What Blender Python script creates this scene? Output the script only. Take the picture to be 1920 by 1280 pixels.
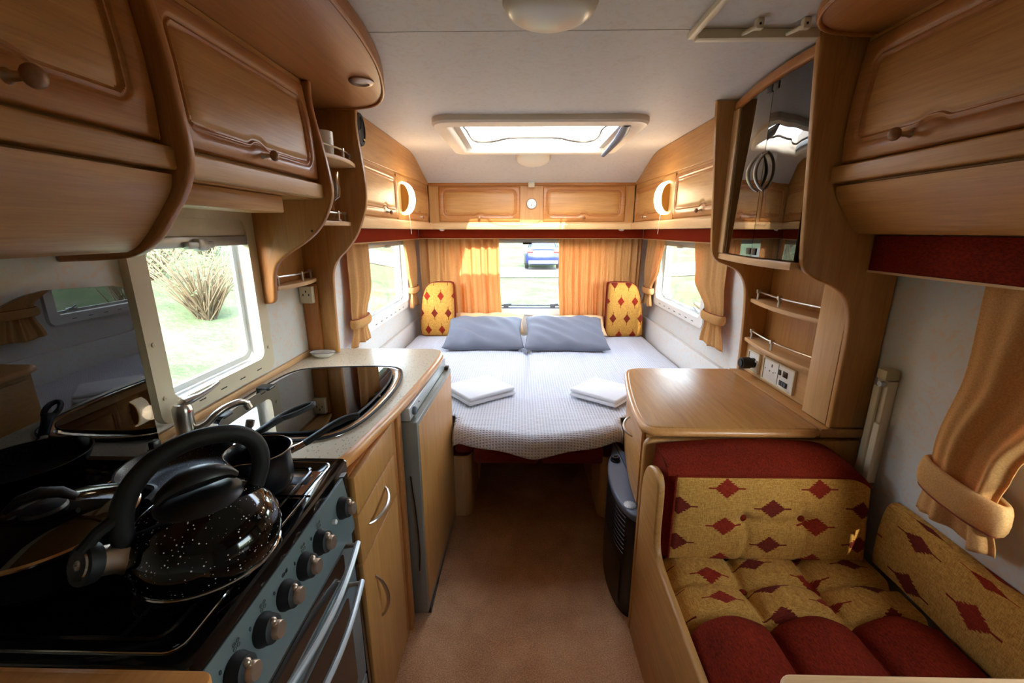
import bpy, bmesh, math, random
from math import sin, cos, pi, radians, sqrt, atan2, exp
from mathutils import Vector, Matrix
random.seed(7)
for o in list(bpy.data.objects): bpy.data.objects.remove(o, do_unlink=True)
SC = bpy.context.scene
COL = SC.collection

# ---------------------------------------------------------------- camera
cam = bpy.data.cameras.new('camera'); cam.sensor_width = 36.0; cam.lens = 15.0
cam.clip_start = 0.02; cam.clip_end = 300
co = bpy.data.objects.new('camera', cam); COL.objects.link(co)
PITCH = math.atan(207/800.0); YAW = math.atan(16*cos(PITCH)/800.0)
co.location = (0, 0, 1.40); co.rotation_euler = (pi/2-PITCH, 0, YAW)
SC.camera = co

# ---------------------------------------------------------------- world, sun, exposure
SC.view_settings.view_transform = 'Standard'; SC.view_settings.look = 'None'
SC.view_settings.gamma = 1.0; SC.view_settings.use_curve_mapping = False
SC.view_settings.exposure = 1.5
W = bpy.data.worlds.new('sky'); SC.world = W; W.use_nodes = True
nt = W.node_tree; nt.nodes.clear()
sky = nt.nodes.new('ShaderNodeTexSky'); sky.sky_type = 'NISHITA'; sky.sun_disc = False
sky.sun_elevation = radians(31); sky.sun_rotation = radians(186); sky.air_density = 1.0; sky.dust_density = 1.0; sky.ozone_density = 1.0
bw = nt.nodes.new('ShaderNodeHueSaturation'); bw.inputs['Saturation'].default_value = 0.62
bg = nt.nodes.new('ShaderNodeBackground'); bg.inputs['Strength'].default_value = 1.5
wo = nt.nodes.new('ShaderNodeOutputWorld')
nt.links.new(sky.outputs[0], bw.inputs['Color']); nt.links.new(bw.outputs[0], bg.inputs['Color']); nt.links.new(bg.outputs[0], wo.inputs['Surface'])
sl = bpy.data.lights.new('sun', 'SUN'); sl.energy = 5.0; sl.angle = radians(0.6); sl.color = (1.0, 0.95, 0.86)
so = bpy.data.objects.new('sun', sl); COL.objects.link(so); so.location = (1, -6, 6)
so.rotation_euler = Vector((-0.17, 1.0, -0.62)).to_track_quat('-Z', 'Y').to_euler()

# ---------------------------------------------------------------- helpers: materials
def S(r, g, b):
    f = lambda c: (c/255/12.92 if c/255 <= .04045 else ((c/255+.055)/1.055)**2.4)
    return (f(r), f(g), f(b), 1)
MATS = {}
class NT:
    def __init__(s, name):
        s.m = bpy.data.materials.new(name); s.m.use_nodes = True
        s.t = s.m.node_tree; s.t.nodes.clear()
        s.out = s.n('ShaderNodeOutputMaterial')
    def n(s, t, **kw):
        x = s.t.nodes.new(t)
        for k, v in kw.items(): setattr(x, k, v)
        return x
    def l(s, a, b): s.t.links.new(a, b)
    def math(s, op, a, b=None, c=None, clamp=False):
        x = s.n('ShaderNodeMath', operation=op, use_clamp=clamp)
        for i, v in enumerate((a, b, c)):
            if v is None: continue
            if isinstance(v, (int, float)): x.inputs[i].default_value = v
            else: s.l(v, x.inputs[i])
        return x.outputs[0]
    def coord(s, kind='Object', scale=(1, 1, 1), rot=(0, 0, 0)):
        tc = s.n('ShaderNodeTexCoord'); mp = s.n('ShaderNodeMapping')
        mp.inputs['Scale'].default_value = scale; mp.inputs['Rotation'].default_value = rot
        s.l(tc.outputs[kind], mp.inputs['Vector']); return mp.outputs[0]
    def noise(s, vec, scale, detail=4, rough=.55, dist=0):
        x = s.n('ShaderNodeTexNoise'); x.inputs['Scale'].default_value = scale; x.inputs['Detail'].default_value = detail
        x.inputs['Roughness'].default_value = rough; x.inputs['Distortion'].default_value = dist
        s.l(vec, x.inputs['Vector']); return x.outputs['Fac']
    def ramp(s, fac, stops):
        x = s.n('ShaderNodeValToRGB'); cr = x.color_ramp
        while len(cr.elements) < len(stops): cr.elements.new(0.5)
        for e, (p, c) in zip(cr.elements, stops): e.position = p; e.color = c
        s.l(fac, x.inputs['Fac']); return x.outputs['Color']
    def mix(s, fac, a, b, kind='MIX'):
        x = s.n('ShaderNodeMix', data_type='RGBA', blend_type=kind)
        for v, i in ((fac, 0), (a, 6), (b, 7)):
            if isinstance(v, (int, float)): x.inputs[i].default_value = v
            elif isinstance(v, tuple): x.inputs[i].default_value = v
            else: s.l(v, x.inputs[i])
        return x.outputs[2]
    def bump(s, h, strength=.3, dist=.002):
        x = s.n('ShaderNodeBump'); x.inputs['Strength'].default_value = strength; x.inputs['Distance'].default_value = dist
        s.l(h, x.inputs['Height']); return x.outputs[0]
    def bsdf(s, col, rough=.5, metal=0, normal=None, **kw):
        p = s.n('ShaderNodeBsdfPrincipled')
        if isinstance(col, tuple): p.inputs['Base Color'].default_value = col
        else: s.l(col, p.inputs['Base Color'])
        if isinstance(rough, (int, float)): p.inputs['Roughness'].default_value = rough
        else: s.l(rough, p.inputs['Roughness'])
        p.inputs['Metallic'].default_value = metal
        if normal is not None: s.l(normal, p.inputs['Normal'])
        for k, v in kw.items(): p.inputs[k.replace('_', ' ')].default_value = v
        return p
    def done(s, sh): s.l(sh.outputs[0], s.out.inputs['Surface']); return s.m

def plain(name, col, rough=.5, metal=0, **kw):
    t = NT(name)
    nz = t.noise(t.coord(), 30, 3)
    c = t.mix(t.math('MULTIPLY', nz, .12), col, (col[0]*.75, col[1]*.75, col[2]*.75, 1))
    return t.done(t.bsdf(c, rough, metal, **kw))

def wood(name, dark, light, axis='y', rough=.42, fine=1.0):
    t = NT(name)
    sc = {'x': (1.0, 16, 16), 'y': (16, 1.0, 16), 'z': (16, 16, 1.0)}[axis]
    v = t.coord('Object', sc)
    a = t.noise(v, 3.4, 5, .62, .7)
    v2 = t.coord('Object', tuple(q*9 if q > 2 else q*5 for q in sc))
    b = t.noise(v2, 2.2, 3, .6)
    f = t.math('ADD', t.math('MULTIPLY', a, .62), t.math('MULTIPLY', b, .38))
    c = t.ramp(f, [(.22, dark), (.46, tuple((dark[i]*.45+light[i]*.55) for i in range(3))+(1,)), (.72, light)])
    nrm = t.bump(b, .12*fine, .0006)
    return t.done(t.bsdf(c, rough, 0, nrm))

OAKD, OAKL = S(148, 92, 40), S(202, 147, 80)
for ax in 'xyz':
    MATS['oak_'+ax] = wood('oak_'+ax, OAKD, OAKL, ax)
    MATS['frame_'+ax] = wood('oak_frame_'+ax, S(142, 82, 33), S(190, 125, 64), ax, .36)
    MATS['pale_'+ax] = wood('oak_pale_'+ax, S(190, 142, 90), S(224, 180, 126), ax)
MATS['lip'] = wood('beech_lip', S(190, 122, 62), S(222, 158, 92), 'y', .3)
MATS['knob'] = wood('dark_knob_wood', S(118, 76, 44), S(156, 106, 66), 'x', .35)
MATS['metal'] = plain('brushed_steel', S(196, 190, 180), .28, 1)
MATS['chrome'] = plain('chrome', S(225, 225, 225), .12, 1)
MATS['champagne'] = plain('champagne_metal', S(196, 176, 158), .35, .9)
MATS['dark_metal'] = plain('dark_metal', S(70, 62, 52), .4, 1)
MATS['cream_light'] = plain('light_cream_plastic', S(240, 224, 200), .4)
MATS['cream'] = plain('cream_plastic', S(218, 203, 172), .45)
MATS['white'] = plain('white_plastic', S(236, 234, 228), .4)
MATS['ceramic'] = plain('white_ceramic', S(240, 238, 232), .15)
MATS['black'] = plain('black_plastic', S(22, 22, 24), .38)
MATS['rubber'] = plain('black_rubber', S(16, 16, 18), .6)
MATS['gloss_black'] = plain('gloss_black_enamel', S(10, 10, 11), .1)
MATS['grey_plastic'] = plain('grey_plastic', S(92, 98, 112), .45)
MATS['silver'] = plain('silver_paint', S(186, 190, 190), .35, .5)
MATS['oven'] = plain('grey_green_enamel', S(112, 124, 124), .3, .35)
MATS['fridge_grey'] = plain('fridge_grey', S(128, 128, 118), .35, .3)
MATS['gold_trim'] = plain('gold_trim', S(190, 160, 90), .3, .8)

def glass(name, tint, gl=.12, rough=.0, mixc=None):
    t = NT(name)
    tr = t.n('ShaderNodeBsdfTransparent'); tr.inputs['Color'].default_value = tint
    g = t.n('ShaderNodeBsdfGlossy'); g.inputs['Roughness'].default_value = rough; g.inputs['Color'].default_value = (1, 1, 1, 1)
    lw = t.n('ShaderNodeLayerWeight'); lw.inputs['Blend'].default_value = .5
    f = t.math('ADD', t.math('MULTIPLY_ADD', t.math('POWER', lw.outputs['Facing'], 5.0), .9, .04), gl, clamp=True)
    mx = t.n('ShaderNodeMixShader'); t.l(f, mx.inputs[0]); t.l(tr.outputs[0], mx.inputs[1]); t.l(g.outputs[0], mx.inputs[2])
    return t.done(mx)
MATS['pane'] = glass('window_glass', (.93, .96, .95, 1), .0)
MATS['smoked'] = glass('smoked_brown_glass', S(92, 58, 36), .07)
MATS['grey_glass'] = glass('smoked_grey_glass', S(80, 74, 64), .02)
MATS['lid_glass'] = glass('sink_lid_glass', S(74, 62, 52), .05)
MATS['pan_glass'] = glass('pan_lid_glass', S(150, 150, 140), .06)
MATS['crystal'] = glass('crystal_glass', (.95, .96, .96, 1), .06)

def acrylic():
    t = NT('opal_acrylic')
    tr = t.n('ShaderNodeBsdfTransparent'); tr.inputs['Color'].default_value = (.92, .95, .97, 1)
    tl = t.n('ShaderNodeBsdfTranslucent'); tl.inputs['Color'].default_value = (.95, .96, .97, 1)
    mx = t.n('ShaderNodeMixShader'); mx.inputs[0].default_value = .25
    t.l(tr.outputs[0], mx.inputs[1]); t.l(tl.outputs[0], mx.inputs[2]); return t.done(mx)
MATS['acrylic'] = acrylic()

def wallpaper(name, base, streak, amt):
    t = NT(name)
    v = t.coord('Object', (1, 1, 1))
    a = t.noise(v, 26, 5, .6, 2.2); b = t.noise(v, 7, 3, .6, .5)
    m = t.ramp(a, [(.5, (0, 0, 0, 1)), (.63, (1, 1, 1, 1))])
    c = t.mix(t.math('MULTIPLY', m, amt), base, streak)
    c = t.mix(t.math('MULTIPLY', b, .12), c, tuple(q*.82 for q in base[:3])+(1,))
    return t.done(t.bsdf(c, .6, 0, t.bump(a, .1, .001)))
MATS['wall'] = wallpaper('wall_vinyl', S(216, 214, 208), S(226, 196, 170), .7)
MATS['ceiling'] = wallpaper('ceiling_vinyl', S(208, 200, 190), S(196, 180, 162), .45)

def carpet():
    t = NT('brown_carpet'); v = t.coord('Object')
    a = t.noise(v, 240, 3, .75); b = t.noise(v, 6, 4, .6)
    f = t.math('ADD', t.math('MULTIPLY', a, .7), t.math('MULTIPLY', b, .3))
    c = t.ramp(f, [(.34, S(146, 98, 62)), (.5, S(204, 150, 104)), (.66, S(240, 192, 144))])
    return t.done(t.bsdf(c, .95, 0, t.bump(a, .8, .004)))
MATS['carpet'] = carpet()

def worktop():
    t = NT('speckled_worktop'); v = t.coord('Object')
    w = t.n('ShaderNodeTexVoronoi'); w.inputs['Scale'].default_value = 190; t.l(t.coord('Object', (1, .55, 1), (0, 0, .5)), w.inputs['Vector'])
    nz = t.noise(v, 120, 3)
    cellr = t.n('ShaderNodeSeparateColor'); t.l(w.outputs['Color'], cellr.inputs[0])
    pick = t.math('GREATER_THAN', cellr.outputs[0], .74)
    dot = t.math('MULTIPLY', t.math('LESS_THAN', w.outputs['Distance'], .34), pick)
    spk = t.ramp(cellr.outputs[1], [(0, S(96, 78, 58)), (.5, S(150, 112, 76)), (1, S(120, 116, 104))])
    base = t.mix(nz, S(222, 210, 186), S(202, 186, 156))
    return t.done(t.bsdf(t.mix(t.math('MULTIPLY', dot, .75), base, spk), .28))
MATS['worktop'] = worktop()

def speckled(name, base, spk, scale, thr, rough=.08):
    t = NT(name); w = t.n('ShaderNodeTexVoronoi'); w.inputs['Scale'].default_value = scale; t.l(t.coord('Object'), w.inputs['Vector'])
    c = t.n('ShaderNodeSeparateColor'); t.l(w.outputs['Color'], c.inputs[0])
    pick = t.math('GREATER_THAN', c.outputs[0], thr)
    rad = t.math('MULTIPLY', c.outputs[1], .30)
    dot = t.math('MULTIPLY', t.math('LESS_THAN', w.outputs['Distance'], rad), pick)
    return t.done(t.bsdf(t.mix(dot, base, spk), rough))
MATS['kettle'] = speckled('speckled_black_enamel', S(8, 8, 9), S(225, 225, 225), 250, .45)
MATS['pan_speckle'] = speckled('speckled_nonstick', S(24, 25, 28), S(190, 196, 205), 420, .5, .35)
MATS['nonstick'] = plain('black_nonstick', S(16, 18, 24), .3)

def fabric(name, c1, c2, sheen=.3, scale=220, stretch=(1, 1, 6)):
    t = NT(name); a = t.noise(t.coord('Object', stretch), scale/stretch[2], 4, .7)
    b = t.noise(t.coord('Object'), 9, 3)
    f = t.math('ADD', t.math('MULTIPLY', a, .75), t.math('MULTIPLY', b, .25))
    c = t.ramp(f, [(.32, c1), (.66, c2)])
    return t.done(t.bsdf(c, .85, 0, t.bump(a, .35, .002), Sheen_Weight=sheen, Specular_IOR_Level=.12))
MATS['red_velour'] = fabric('red_velour', S(74, 15, 4), S(138, 38, 13), 0, 260, (3, 1.4, 3))
MATS['red_valance'] = fabric('red_valance', S(118, 28, 8), S(160, 52, 20), 0, 260, (6, 6, 1))
MATS['board_red'] = fabric('red_underside', S(84, 26, 18), S(120, 44, 30), .1)
MATS['grey_cotton'] = fabric('grey_cotton', S(106, 108, 117), S(124, 126, 135), .1, 500, (1, 1, 1))
MATS['peach_cotton'] = fabric('peach_cotton', S(226, 180, 128), S(240, 200, 152), .1, 500, (1, 1, 1))
MATS['white_terry'] = fabric('white_terry', S(226, 227, 230), S(246, 247, 250), .2, 700, (1, 1, 1))
MATS['sheet'] = fabric('cream_sheet', S(206, 196, 186), S(222, 214, 206), .1, 300, (1, 1, 1))

def curtain_mat():
    t = NT('gold_curtain'); a = t.noise(t.coord('Object', (1, 1, 1)), 300, 3)
    c = t.ramp(a, [(.3, S(214, 164, 100)), (.7, S(236, 192, 130))])
    d = t.n('ShaderNodeBsdfDiffuse'); t.l(c, d.inputs['Color'])
    tl = t.n('ShaderNodeBsdfTranslucent'); t.l(t.mix(1.0, c, (1.0, .66, .32, 1), 'MULTIPLY'), tl.inputs['Color'])
    mx = t.n('ShaderNodeMixShader'); mx.inputs[0].default_value = .38
    t.l(d.outputs[0], mx.inputs[1]); t.l(tl.outputs[0], mx.inputs[2]); return t.done(mx)
MATS['curtain'] = curtain_mat()
MATS['piping'] = plain('rust_piping', S(126, 50, 26), .8)

def waffle():
    t = NT('waffle_blanket'); uv = t.n('ShaderNodeUVMap'); sp = t.n('ShaderNodeSeparateXYZ'); t.l(uv.outputs[0], sp.inputs[0])
    k = 2*pi/.0140
    sx = t.math('SINE', t.math('MULTIPLY', sp.outputs[0], k)); sy = t.math('SINE', t.math('MULTIPLY', sp.outputs[1], k))
    h = t.math('MAXIMUM', sx, sy)
    lo = t.ramp(t.math('MULTIPLY_ADD', h, .5, .5), [(.25, S(190, 192, 202)), (.75, S(226, 227, 234))])
    return t.done(t.bsdf(lo, .9, 0, t.bump(h, .7, .003), Sheen_Weight=.1, Specular_IOR_Level=.2))
MATS['waffle'] = waffle()

def ikat():
    t = NT('gold_ikat_diamond_fabric'); uv = t.n('ShaderNodeUVMap'); sp = t.n('ShaderNodeSeparateXYZ'); t.l(uv.outputs[0], sp.inputs[0])
    U, V = sp.outputs[0], sp.outputs[1]; PX, PY = .28, .112
    def cell(off):
        du = t.math('MULTIPLY', t.math('SUBTRACT', t.math('FRACT', t.math('ADD', t.math('DIVIDE', U, PX), off)), .5), PX)
        dv = t.math('MULTIPLY', t.math('SUBTRACT', t.math('FRACT', t.math('ADD', t.math('DIVIDE', V, PY), off)), .5), PY)
        au = t.math('ABSOLUTE', du); av = t.math('ABSOLUTE', dv)
        st = t.math('SNAP', av, .0052)
        jag = t.math('MULTIPLY', t.math('PINGPONG', dv, .0035), 1.4)
        d = t.math('ADD', t.math('DIVIDE', t.math('ADD', au, jag), .037), t.math('DIVIDE', st, .027))
        dia = t.math('LESS_THAN', d, 1.0)
        ln = t.math('MULTIPLY', t.math('LESS_THAN', av, .0022), t.math('LESS_THAN', au, .056))
        return t.math('MAXIMUM', dia, ln)
    A, B = cell(.25), cell(.75)
    tc = t.coord('Object', (30, 30, 5)); w = t.noise(tc, 14, 4, .75); w2 = t.noise(t.coord('Object', (5, 5, 40)), 14, 4, .75)
    f = t.math('ADD', t.math('MULTIPLY', w, .5), t.math('MULTIPLY', w2, .5))
    base = t.ramp(f, [(.34, S(126, 80, 26)), (.5, S(190, 134, 58)), (.64, S(216, 166, 86))])
    red = t.ramp(f, [(.34, S(96, 20, 8)), (.64, S(158, 46, 22))])
    drk = t.ramp(f, [(.34, S(70, 18, 10)), (.64, S(128, 42, 24))])
    c = t.mix(A, base, red); c = t.mix(B, c, drk)
    return t.done(t.bsdf(c, .9, 0, t.bump(f, .4, .002), Sheen_Weight=.05, Specular_IOR_Level=.12))
MATS['ikat'] = ikat()

def emit(name, col, e, base=(.9, .9, .85, 1)):
    t = NT(name); p = t.bsdf(base, .4); p.inputs['Emission Color'].default_value = col; p.inputs['Emission Strength'].default_value = e
    return t.done(p)
MATS['lamp_glow'] = emit('lit_opal_lamp', (1, .82, .56, 1), 3.2)
MATS['opal'] = plain('opal_lamp_cover', S(232, 220, 198), .3)

# ---------------------------------------------------------------- helpers: mesh building
class MB:
    def __init__(s): s.v = []; s.f = []; s.uv = {}
    def add(s, vs, fs):
        o = len(s.v); s.v += [tuple(p) for p in vs]; s.f += [tuple(i+o for i in q) for q in fs]; return s
    def bm(s, b):
        b.verts.index_update(); s.add([v.co for v in b.verts], [[v.index for v in f.verts] for f in b.faces]); b.free(); return s
    def box(s, x0, x1, y0, y1, z0, z1, bev=0, seg=2):
        b = bmesh.new(); bmesh.ops.create_cube(b, size=1)
        for v in b.verts: v.co = Vector(((x0+x1)/2+v.co.x*(x1-x0), (y0+y1)/2+v.co.y*(y1-y0), (z0+z1)/2+v.co.z*(z1-z0)))
        if bev: bmesh.ops.bevel(b, geom=b.edges[:], offset=bev, segments=seg, profile=.5, affect='EDGES')
        return s.bm(b)
    def prism(s, poly, axis, a, c, bev=0, seg=2):
        mk = {'x': lambda p, t: (t, p[0], p[1]), 'y': lambda p, t: (p[0], t, p[1]), 'z': lambda p, t: (p[0], p[1], t)}[axis]
        b = bmesh.new()
        A = [b.verts.new(mk(p, a)) for p in poly]; C = [b.verts.new(mk(p, c)) for p in poly]; n = len(poly)
        f1 = b.faces.new(A); f2 = b.faces.new(C[::-1])
        for i in range(n): b.faces.new((A[i], C[i], C[(i+1) % n], A[(i+1) % n]))
        bmesh.ops.recalc_face_normals(b, faces=b.faces[:])
        if bev:
            es = list({e for f in (f1, f2) for e in f.edges})
            bmesh.ops.bevel(b, geom=es, offset=bev, segments=seg, profile=.5, affect='EDGES')
        return s.bm(b)
    def tube(s, pts, r, n=10, closed=False, flat=1.0, upv=None):
        pts = [Vector(p) for p in pts]; m = len(pts); rings = []
        rs = r if isinstance(r, (list, tuple)) else [r]*m
        prev = None
        for i, p in enumerate(pts):
            if closed: d = pts[(i+1) % m]-pts[i-1]
            else: d = pts[min(i+1, m-1)]-pts[max(i-1, 0)]
            d.normalize()
            if upv is not None: a = Vector(upv)
            elif prev is not None: a = prev
            else: a = Vector((0, 0, 1)) if abs(d.z) < .9 else Vector((1, 0, 0))
            a = (a-d*a.dot(d)).normalized(); b = d.cross(a); prev = a
            rings.append([p+a*cos(2*pi*k/n)*rs[i]*flat+b*sin(2*pi*k/n)*rs[i] for k in range(n)])
        o = len(s.v)
        for R in rings: s.v += [tuple(q) for q in R]
        for i in range(m if closed else m-1):
            j = (i+1) % m
            for k in range(n): s.f.append((o+i*n+k, o+i*n+(k+1) % n, o+j*n+(k+1) % n, o+j*n+k))
        if not closed: s.f.append(tuple(o+k for k in range(n))[::-1]); s.f.append(tuple(o+(m-1)*n+k for k in range(n)))
        return s
    def lathe(s, prof, c, n=32, M=None, cap=True):
        # prof (r, h) about local z at c, optional matrix
        o = len(s.v); m = len(prof)
        for r, h in prof:
            for k in range(n):
                p = Vector((r*cos(2*pi*k/n), r*sin(2*pi*k/n), h))
                if M is not None: p = M @ p
                s.v.append(tuple(p+Vector(c)))
        for i in range(m-1):
            for k in range(n): s.f.append((o+i*n+k, o+i*n+(k+1) % n, o+(i+1)*n+(k+1) % n, o+(i+1)*n+k))
        if cap and prof[0][0] > 1e-3: s.f.append(tuple(o+k for k in range(n))[::-1])
        return s
    def cyl(s, a, b, r, n=16): return s.tube([a, b], r, n)
    def ell(s, c, r, nu=20, nv=12, M=None):
        prof = [(sin(pi*i/nv), -cos(pi*i/nv)) for i in range(nv+1)]
        prof[0] = (1e-4, -1); prof[-1] = (1e-4, 1)
        D = Matrix.Diagonal(Vector(r)); D = (M @ D) if M is not None else D
        return s.lathe(prof, c, nu, D)
    def grid(s, fn, nu, nv, uvfn=None, wrap=False, flip=False):
        o = len(s.v)
        for j in range(nv+1):
            for i in range(nu+(0 if wrap else 1)):
                s.v.append(tuple(fn(i/nu, j/nv)))
                if uvfn: s.uv[len(s.v)-1] = uvfn(i/nu, j/nv)
        w = nu if wrap else nu+1
        for j in range(nv):
            for i in range(nu):
                i2 = (i+1) % w if wrap else i+1
                q = (o+j*w+i, o+j*w+i2, o+(j+1)*w+i2, o+(j+1)*w+i)
                s.f.append(q[::-1] if flip else q)
        return s
    def build(s, name, mat, parent=None, smooth=35, solid=0, normals=True):
        P = root_loc(parent) if parent else None
        vs = s.v
        if P is None:
            lo = [min(v[i] for v in vs) for i in range(3)]; hi = [max(v[i] for v in vs) for i in range(3)]
            P = Vector(((lo[0]+hi[0])/2, (lo[1]+hi[1])/2, lo[2])); top = True
        else: top = False
        me = bpy.data.meshes.new(name); me.from_pydata([tuple(Vector(v)-P) for v in vs], [], s.f)
        if s.uv:
            ul = me.uv_layers.new(name='UVMap')
            for lp in me.loops: ul.data[lp.index].uv = s.uv.get(lp.vertex_index, (0, 0))
        if normals:
            b = bmesh.new(); b.from_mesh(me); bmesh.ops.remove_doubles(b, verts=b.verts[:], dist=1e-6) if not s.uv else None
            bmesh.ops.recalc_face_normals(b, faces=b.faces[:]); b.to_mesh(me); b.free()
        for p in me.polygons: p.use_smooth = True
        if smooth < 180: me.set_sharp_from_angle(angle=radians(smooth))
        me.materials.append(MATS[mat] if isinstance(mat, str) else mat)
        o = bpy.data.objects.new(name, me); COL.objects.link(o)
        if solid:
            md = o.modifiers.new('thickness', 'SOLIDIFY'); md.thickness = solid; md.offset = 0
        if top: o.location = P
        else: o.parent = parent
        return o
ROOT = {}
def root_loc(p):
    while p.parent: p = p.parent
    return Vector(p.location)
def tag(o, label, cat, group=None):
    o['label'] = label; o['category'] = cat
    if group: o['group'] = group
    return o
def thing(name, label, cat, loc=(0, 0, 0), group=None):
    o = bpy.data.objects.new(name, None); COL.objects.link(o); o.location = loc; o.empty_display_size = .05
    return tag(o, label, cat, group)
def struct(o, label=None):
    o['kind'] = 'structure'
    if label: o['label'] = label
    return o
def lerp(a, b, t): return a+(b-a)*t
def interp(x, pts):
    if x <= pts[0][0]: return pts[0][1]
    for (a, b), (c, d) in zip(pts, pts[1:]):
        if x <= c: return b+(d-b)*(x-a)/(c-a)
    return pts[-1][1]
def smooth_poly(pts, it=2, closed=False):
    for _ in range(it):
        q = [] if closed else [pts[0]]
        n = len(pts)
        for i in range(n if closed else n-1):
            a, b = pts[i], pts[(i+1) % n]
            q.append(tuple(.75*a[k]+.25*b[k] for k in range(len(a)))); q.append(tuple(.25*a[k]+.75*b[k] for k in range(len(a))))
        if not closed: q.append(pts[-1])
        pts = q
    return pts
def rrect(x0, x1, y0, y1, r, n=5):
    rs = r if isinstance(r, (list, tuple)) else [r]*4
    out = []
    for (cx, cy, a0, rr) in ((x1, y1, 0, rs[0]), (x0, y1, 90, rs[1]), (x0, y0, 180, rs[2]), (x1, y0, 270, rs[3])):
        if rr <= 0: out.append((cx, cy)); continue
        ccx = cx-rr if cx == x1 else cx+rr; ccy = cy-rr if cy == y1 else cy+rr
        for k in range(n+1):
            a = radians(a0+90*k/n); out.append((ccx+rr*cos(a), ccy+rr*sin(a)))
    return out
def ring(mb, outer, inner, axis, a, c):
    # frame between two same-count loops, extruded along axis from a to c
    mk = {'x': lambda p, t: (t, p[0], p[1]), 'y': lambda p, t: (p[0], t, p[1]), 'z': lambda p, t: (p[0], p[1], t)}[axis]
    n = len(outer); o = len(mb.v)
    for loop, t in ((outer, a), (inner, a), (outer, c), (inner, c)): mb.v += [mk(p, t) for p in loop]
    for i in range(n):
        j = (i+1) % n
        mb.f += [(o+i, o+j, o+n+j, o+n+i), (o+2*n+i, o+3*n+i, o+3*n+j, o+2*n+j), (o+i, o+2*n+i, o+2*n+j, o+j), (o+n+i, o+n+j, o+3*n+j, o+3*n+i)]
    return mb
def slab_holes(mb, axis, a, c, u0, u1, v0, v1, holes):
    us = sorted({u0, u1, *[h[i] for h in holes for i in (0, 1)]}); vs = sorted({v0, v1, *[h[i] for h in holes for i in (2, 3)]})
    for p, q in zip(us, us[1:]):
        for r, t in zip(vs, vs[1:]):
            m = ((p+q)/2, (r+t)/2)
            if any(h[0] < m[0] < h[1] and h[2] < m[1] < h[3] for h in holes): continue
            if axis == 'x': mb.box(a, c, p, q, r, t)
            elif axis == 'y': mb.box(p, q, a, c, r, t)
            else: mb.box(p, q, r, t, a, c)
    return mb

def make_door(parent, Pf, Wd, Hd, mar, knob=None, th=.018, mat_frame='frame_y', mat_field='oak_y', bump_at=None, name='door', ksz=1.0, knob_axis=None, flip=False):
    """Raised-panel door. Pf(u, v, h) -> world point: u 0..Wd, v 0..Hd metres, h height out of the face."""
    l, r, b, t = mar
    fine = [-.018, -.016, -.013, -.010, -.007, -.004, -.001, .003, .007, .012]
    def lines(size, m0, m1, extra=None):
        s = {0, .003, .007, size-.007, size-.003, size}
        for k in range(1, 13): s.add(size*k/13)
        for d in fine: s.add(m0+d); s.add(size-m1-d)
        if extra is not None:
            for k in range(-10, 11): s.add(extra+k*.0055)
        out = []
        for x in sorted(q for q in s if 0 <= q <= size):
            if not out or x-out[-1] > .0016: out.append(x)
        out[-1] = size; return out
    U, V = lines(Wd, l, r, bump_at), lines(Hd, b, t)
    def sdf(u, v):
        cx, cy = (l+Wd-r)/2, (b+Hd-t)/2; hx, hy = (Wd-l-r)/2, (Hd-b-t)/2; rad = .02
        qx, qy = abs(u-cx)-(hx-rad), abs(v-cy)-(hy-rad)
        return -(sqrt(max(qx, 0)**2+max(qy, 0)**2)+min(max(qx, qy), 0)-rad)
    hp = [(-.018, 0), (-.013, -.005), (-.010, -.0052), (-.007, -.0015), (-.004, -.0015), (-.001, -.0075), (.003, -.0075), (.012, -.004)]
    def warp(u, v):
        if bump_at is None: return v
        k = .011*exp(-((u-bump_at)/.03)**4)
        w = max(0, 1-abs(v-b)/max(.9*b, .02)) if v < b else max(0, 1-(v-b)/.08)
        w = min(1, w*1.6); return v+k*w
    idx = {}; mbf, mbp = MB(), MB(); pos = {}
    for j, v in enumerate(V):
        for i, u in enumerate(U):
            d = sdf(u, v); h = interp(d, hp)
            e = min(u, Wd-u, v, Hd-v)
            if e < .007: h -= .005*(1-e/.007)**2
            pos[i, j] = (Pf(u, warp(u, v), h), d)
    def put(mb, mp, key):
        if key not in mp: mp[key] = len(mb.v); mb.v.append(tuple(pos[key][0]))
        return mp[key]
    mf, mp_ = {}, {}
    for j in range(len(V)-1):
        for i in range(len(U)-1):
            ks = [(i, j), (i+1, j), (i+1, j+1), (i, j+1)]
            inside = sum(pos[k][1] for k in ks)/4 > .004
            mb, mp = (mbp, mp_) if inside else (mbf, mf)
            q = tuple(put(mb, mp, k) for k in ks); mb.f.append(q[::-1] if flip else q)
    border = [(i, 0) for i in range(len(U))]+[(len(U)-1, j) for j in range(1, len(V))]+[(i, len(V)-1) for i in range(len(U)-2, -1, -1)]+[(0, j) for j in range(len(V)-2, 0, -1)]
    bi = [mf[k] for k in border]; o = len(mbf.v)
    for (i, j) in border: mbf.v.append(tuple(Pf(U[i], V[j], -th)))
    n = len(border)
    for k in range(n): mbf.f.append((bi[k], bi[(k+1) % n], o+(k+1) % n, o+k) if flip else (bi[k], o+k, o+(k+1) % n, bi[(k+1) % n]))
    d = mbf.build(name, mat_frame, parent, 50, normals=False); mbp.build('door_panel', mat_field, d, 50, normals=False)
    if knob:
        ku, kv = knob
        p0, p1, p2 = (Vector(Pf(ku, kv, h)) for h in (-.004, .022*ksz, .030*ksz))
        MB().tube([p0, Vector(Pf(ku, kv, .004*ksz)), p1], [.011*ksz, .006*ksz, .0045*ksz], 12).build('knob_stem', 'metal', d)
        dirv = (p2-p1).normalized(); q = dirv.to_track_quat('Z', 'Y').to_matrix()
        MB().ell(p2, (.013*ksz, .013*ksz, .010*ksz), 18, 10, q).build('knob', 'knob', d)
    return d
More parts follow.
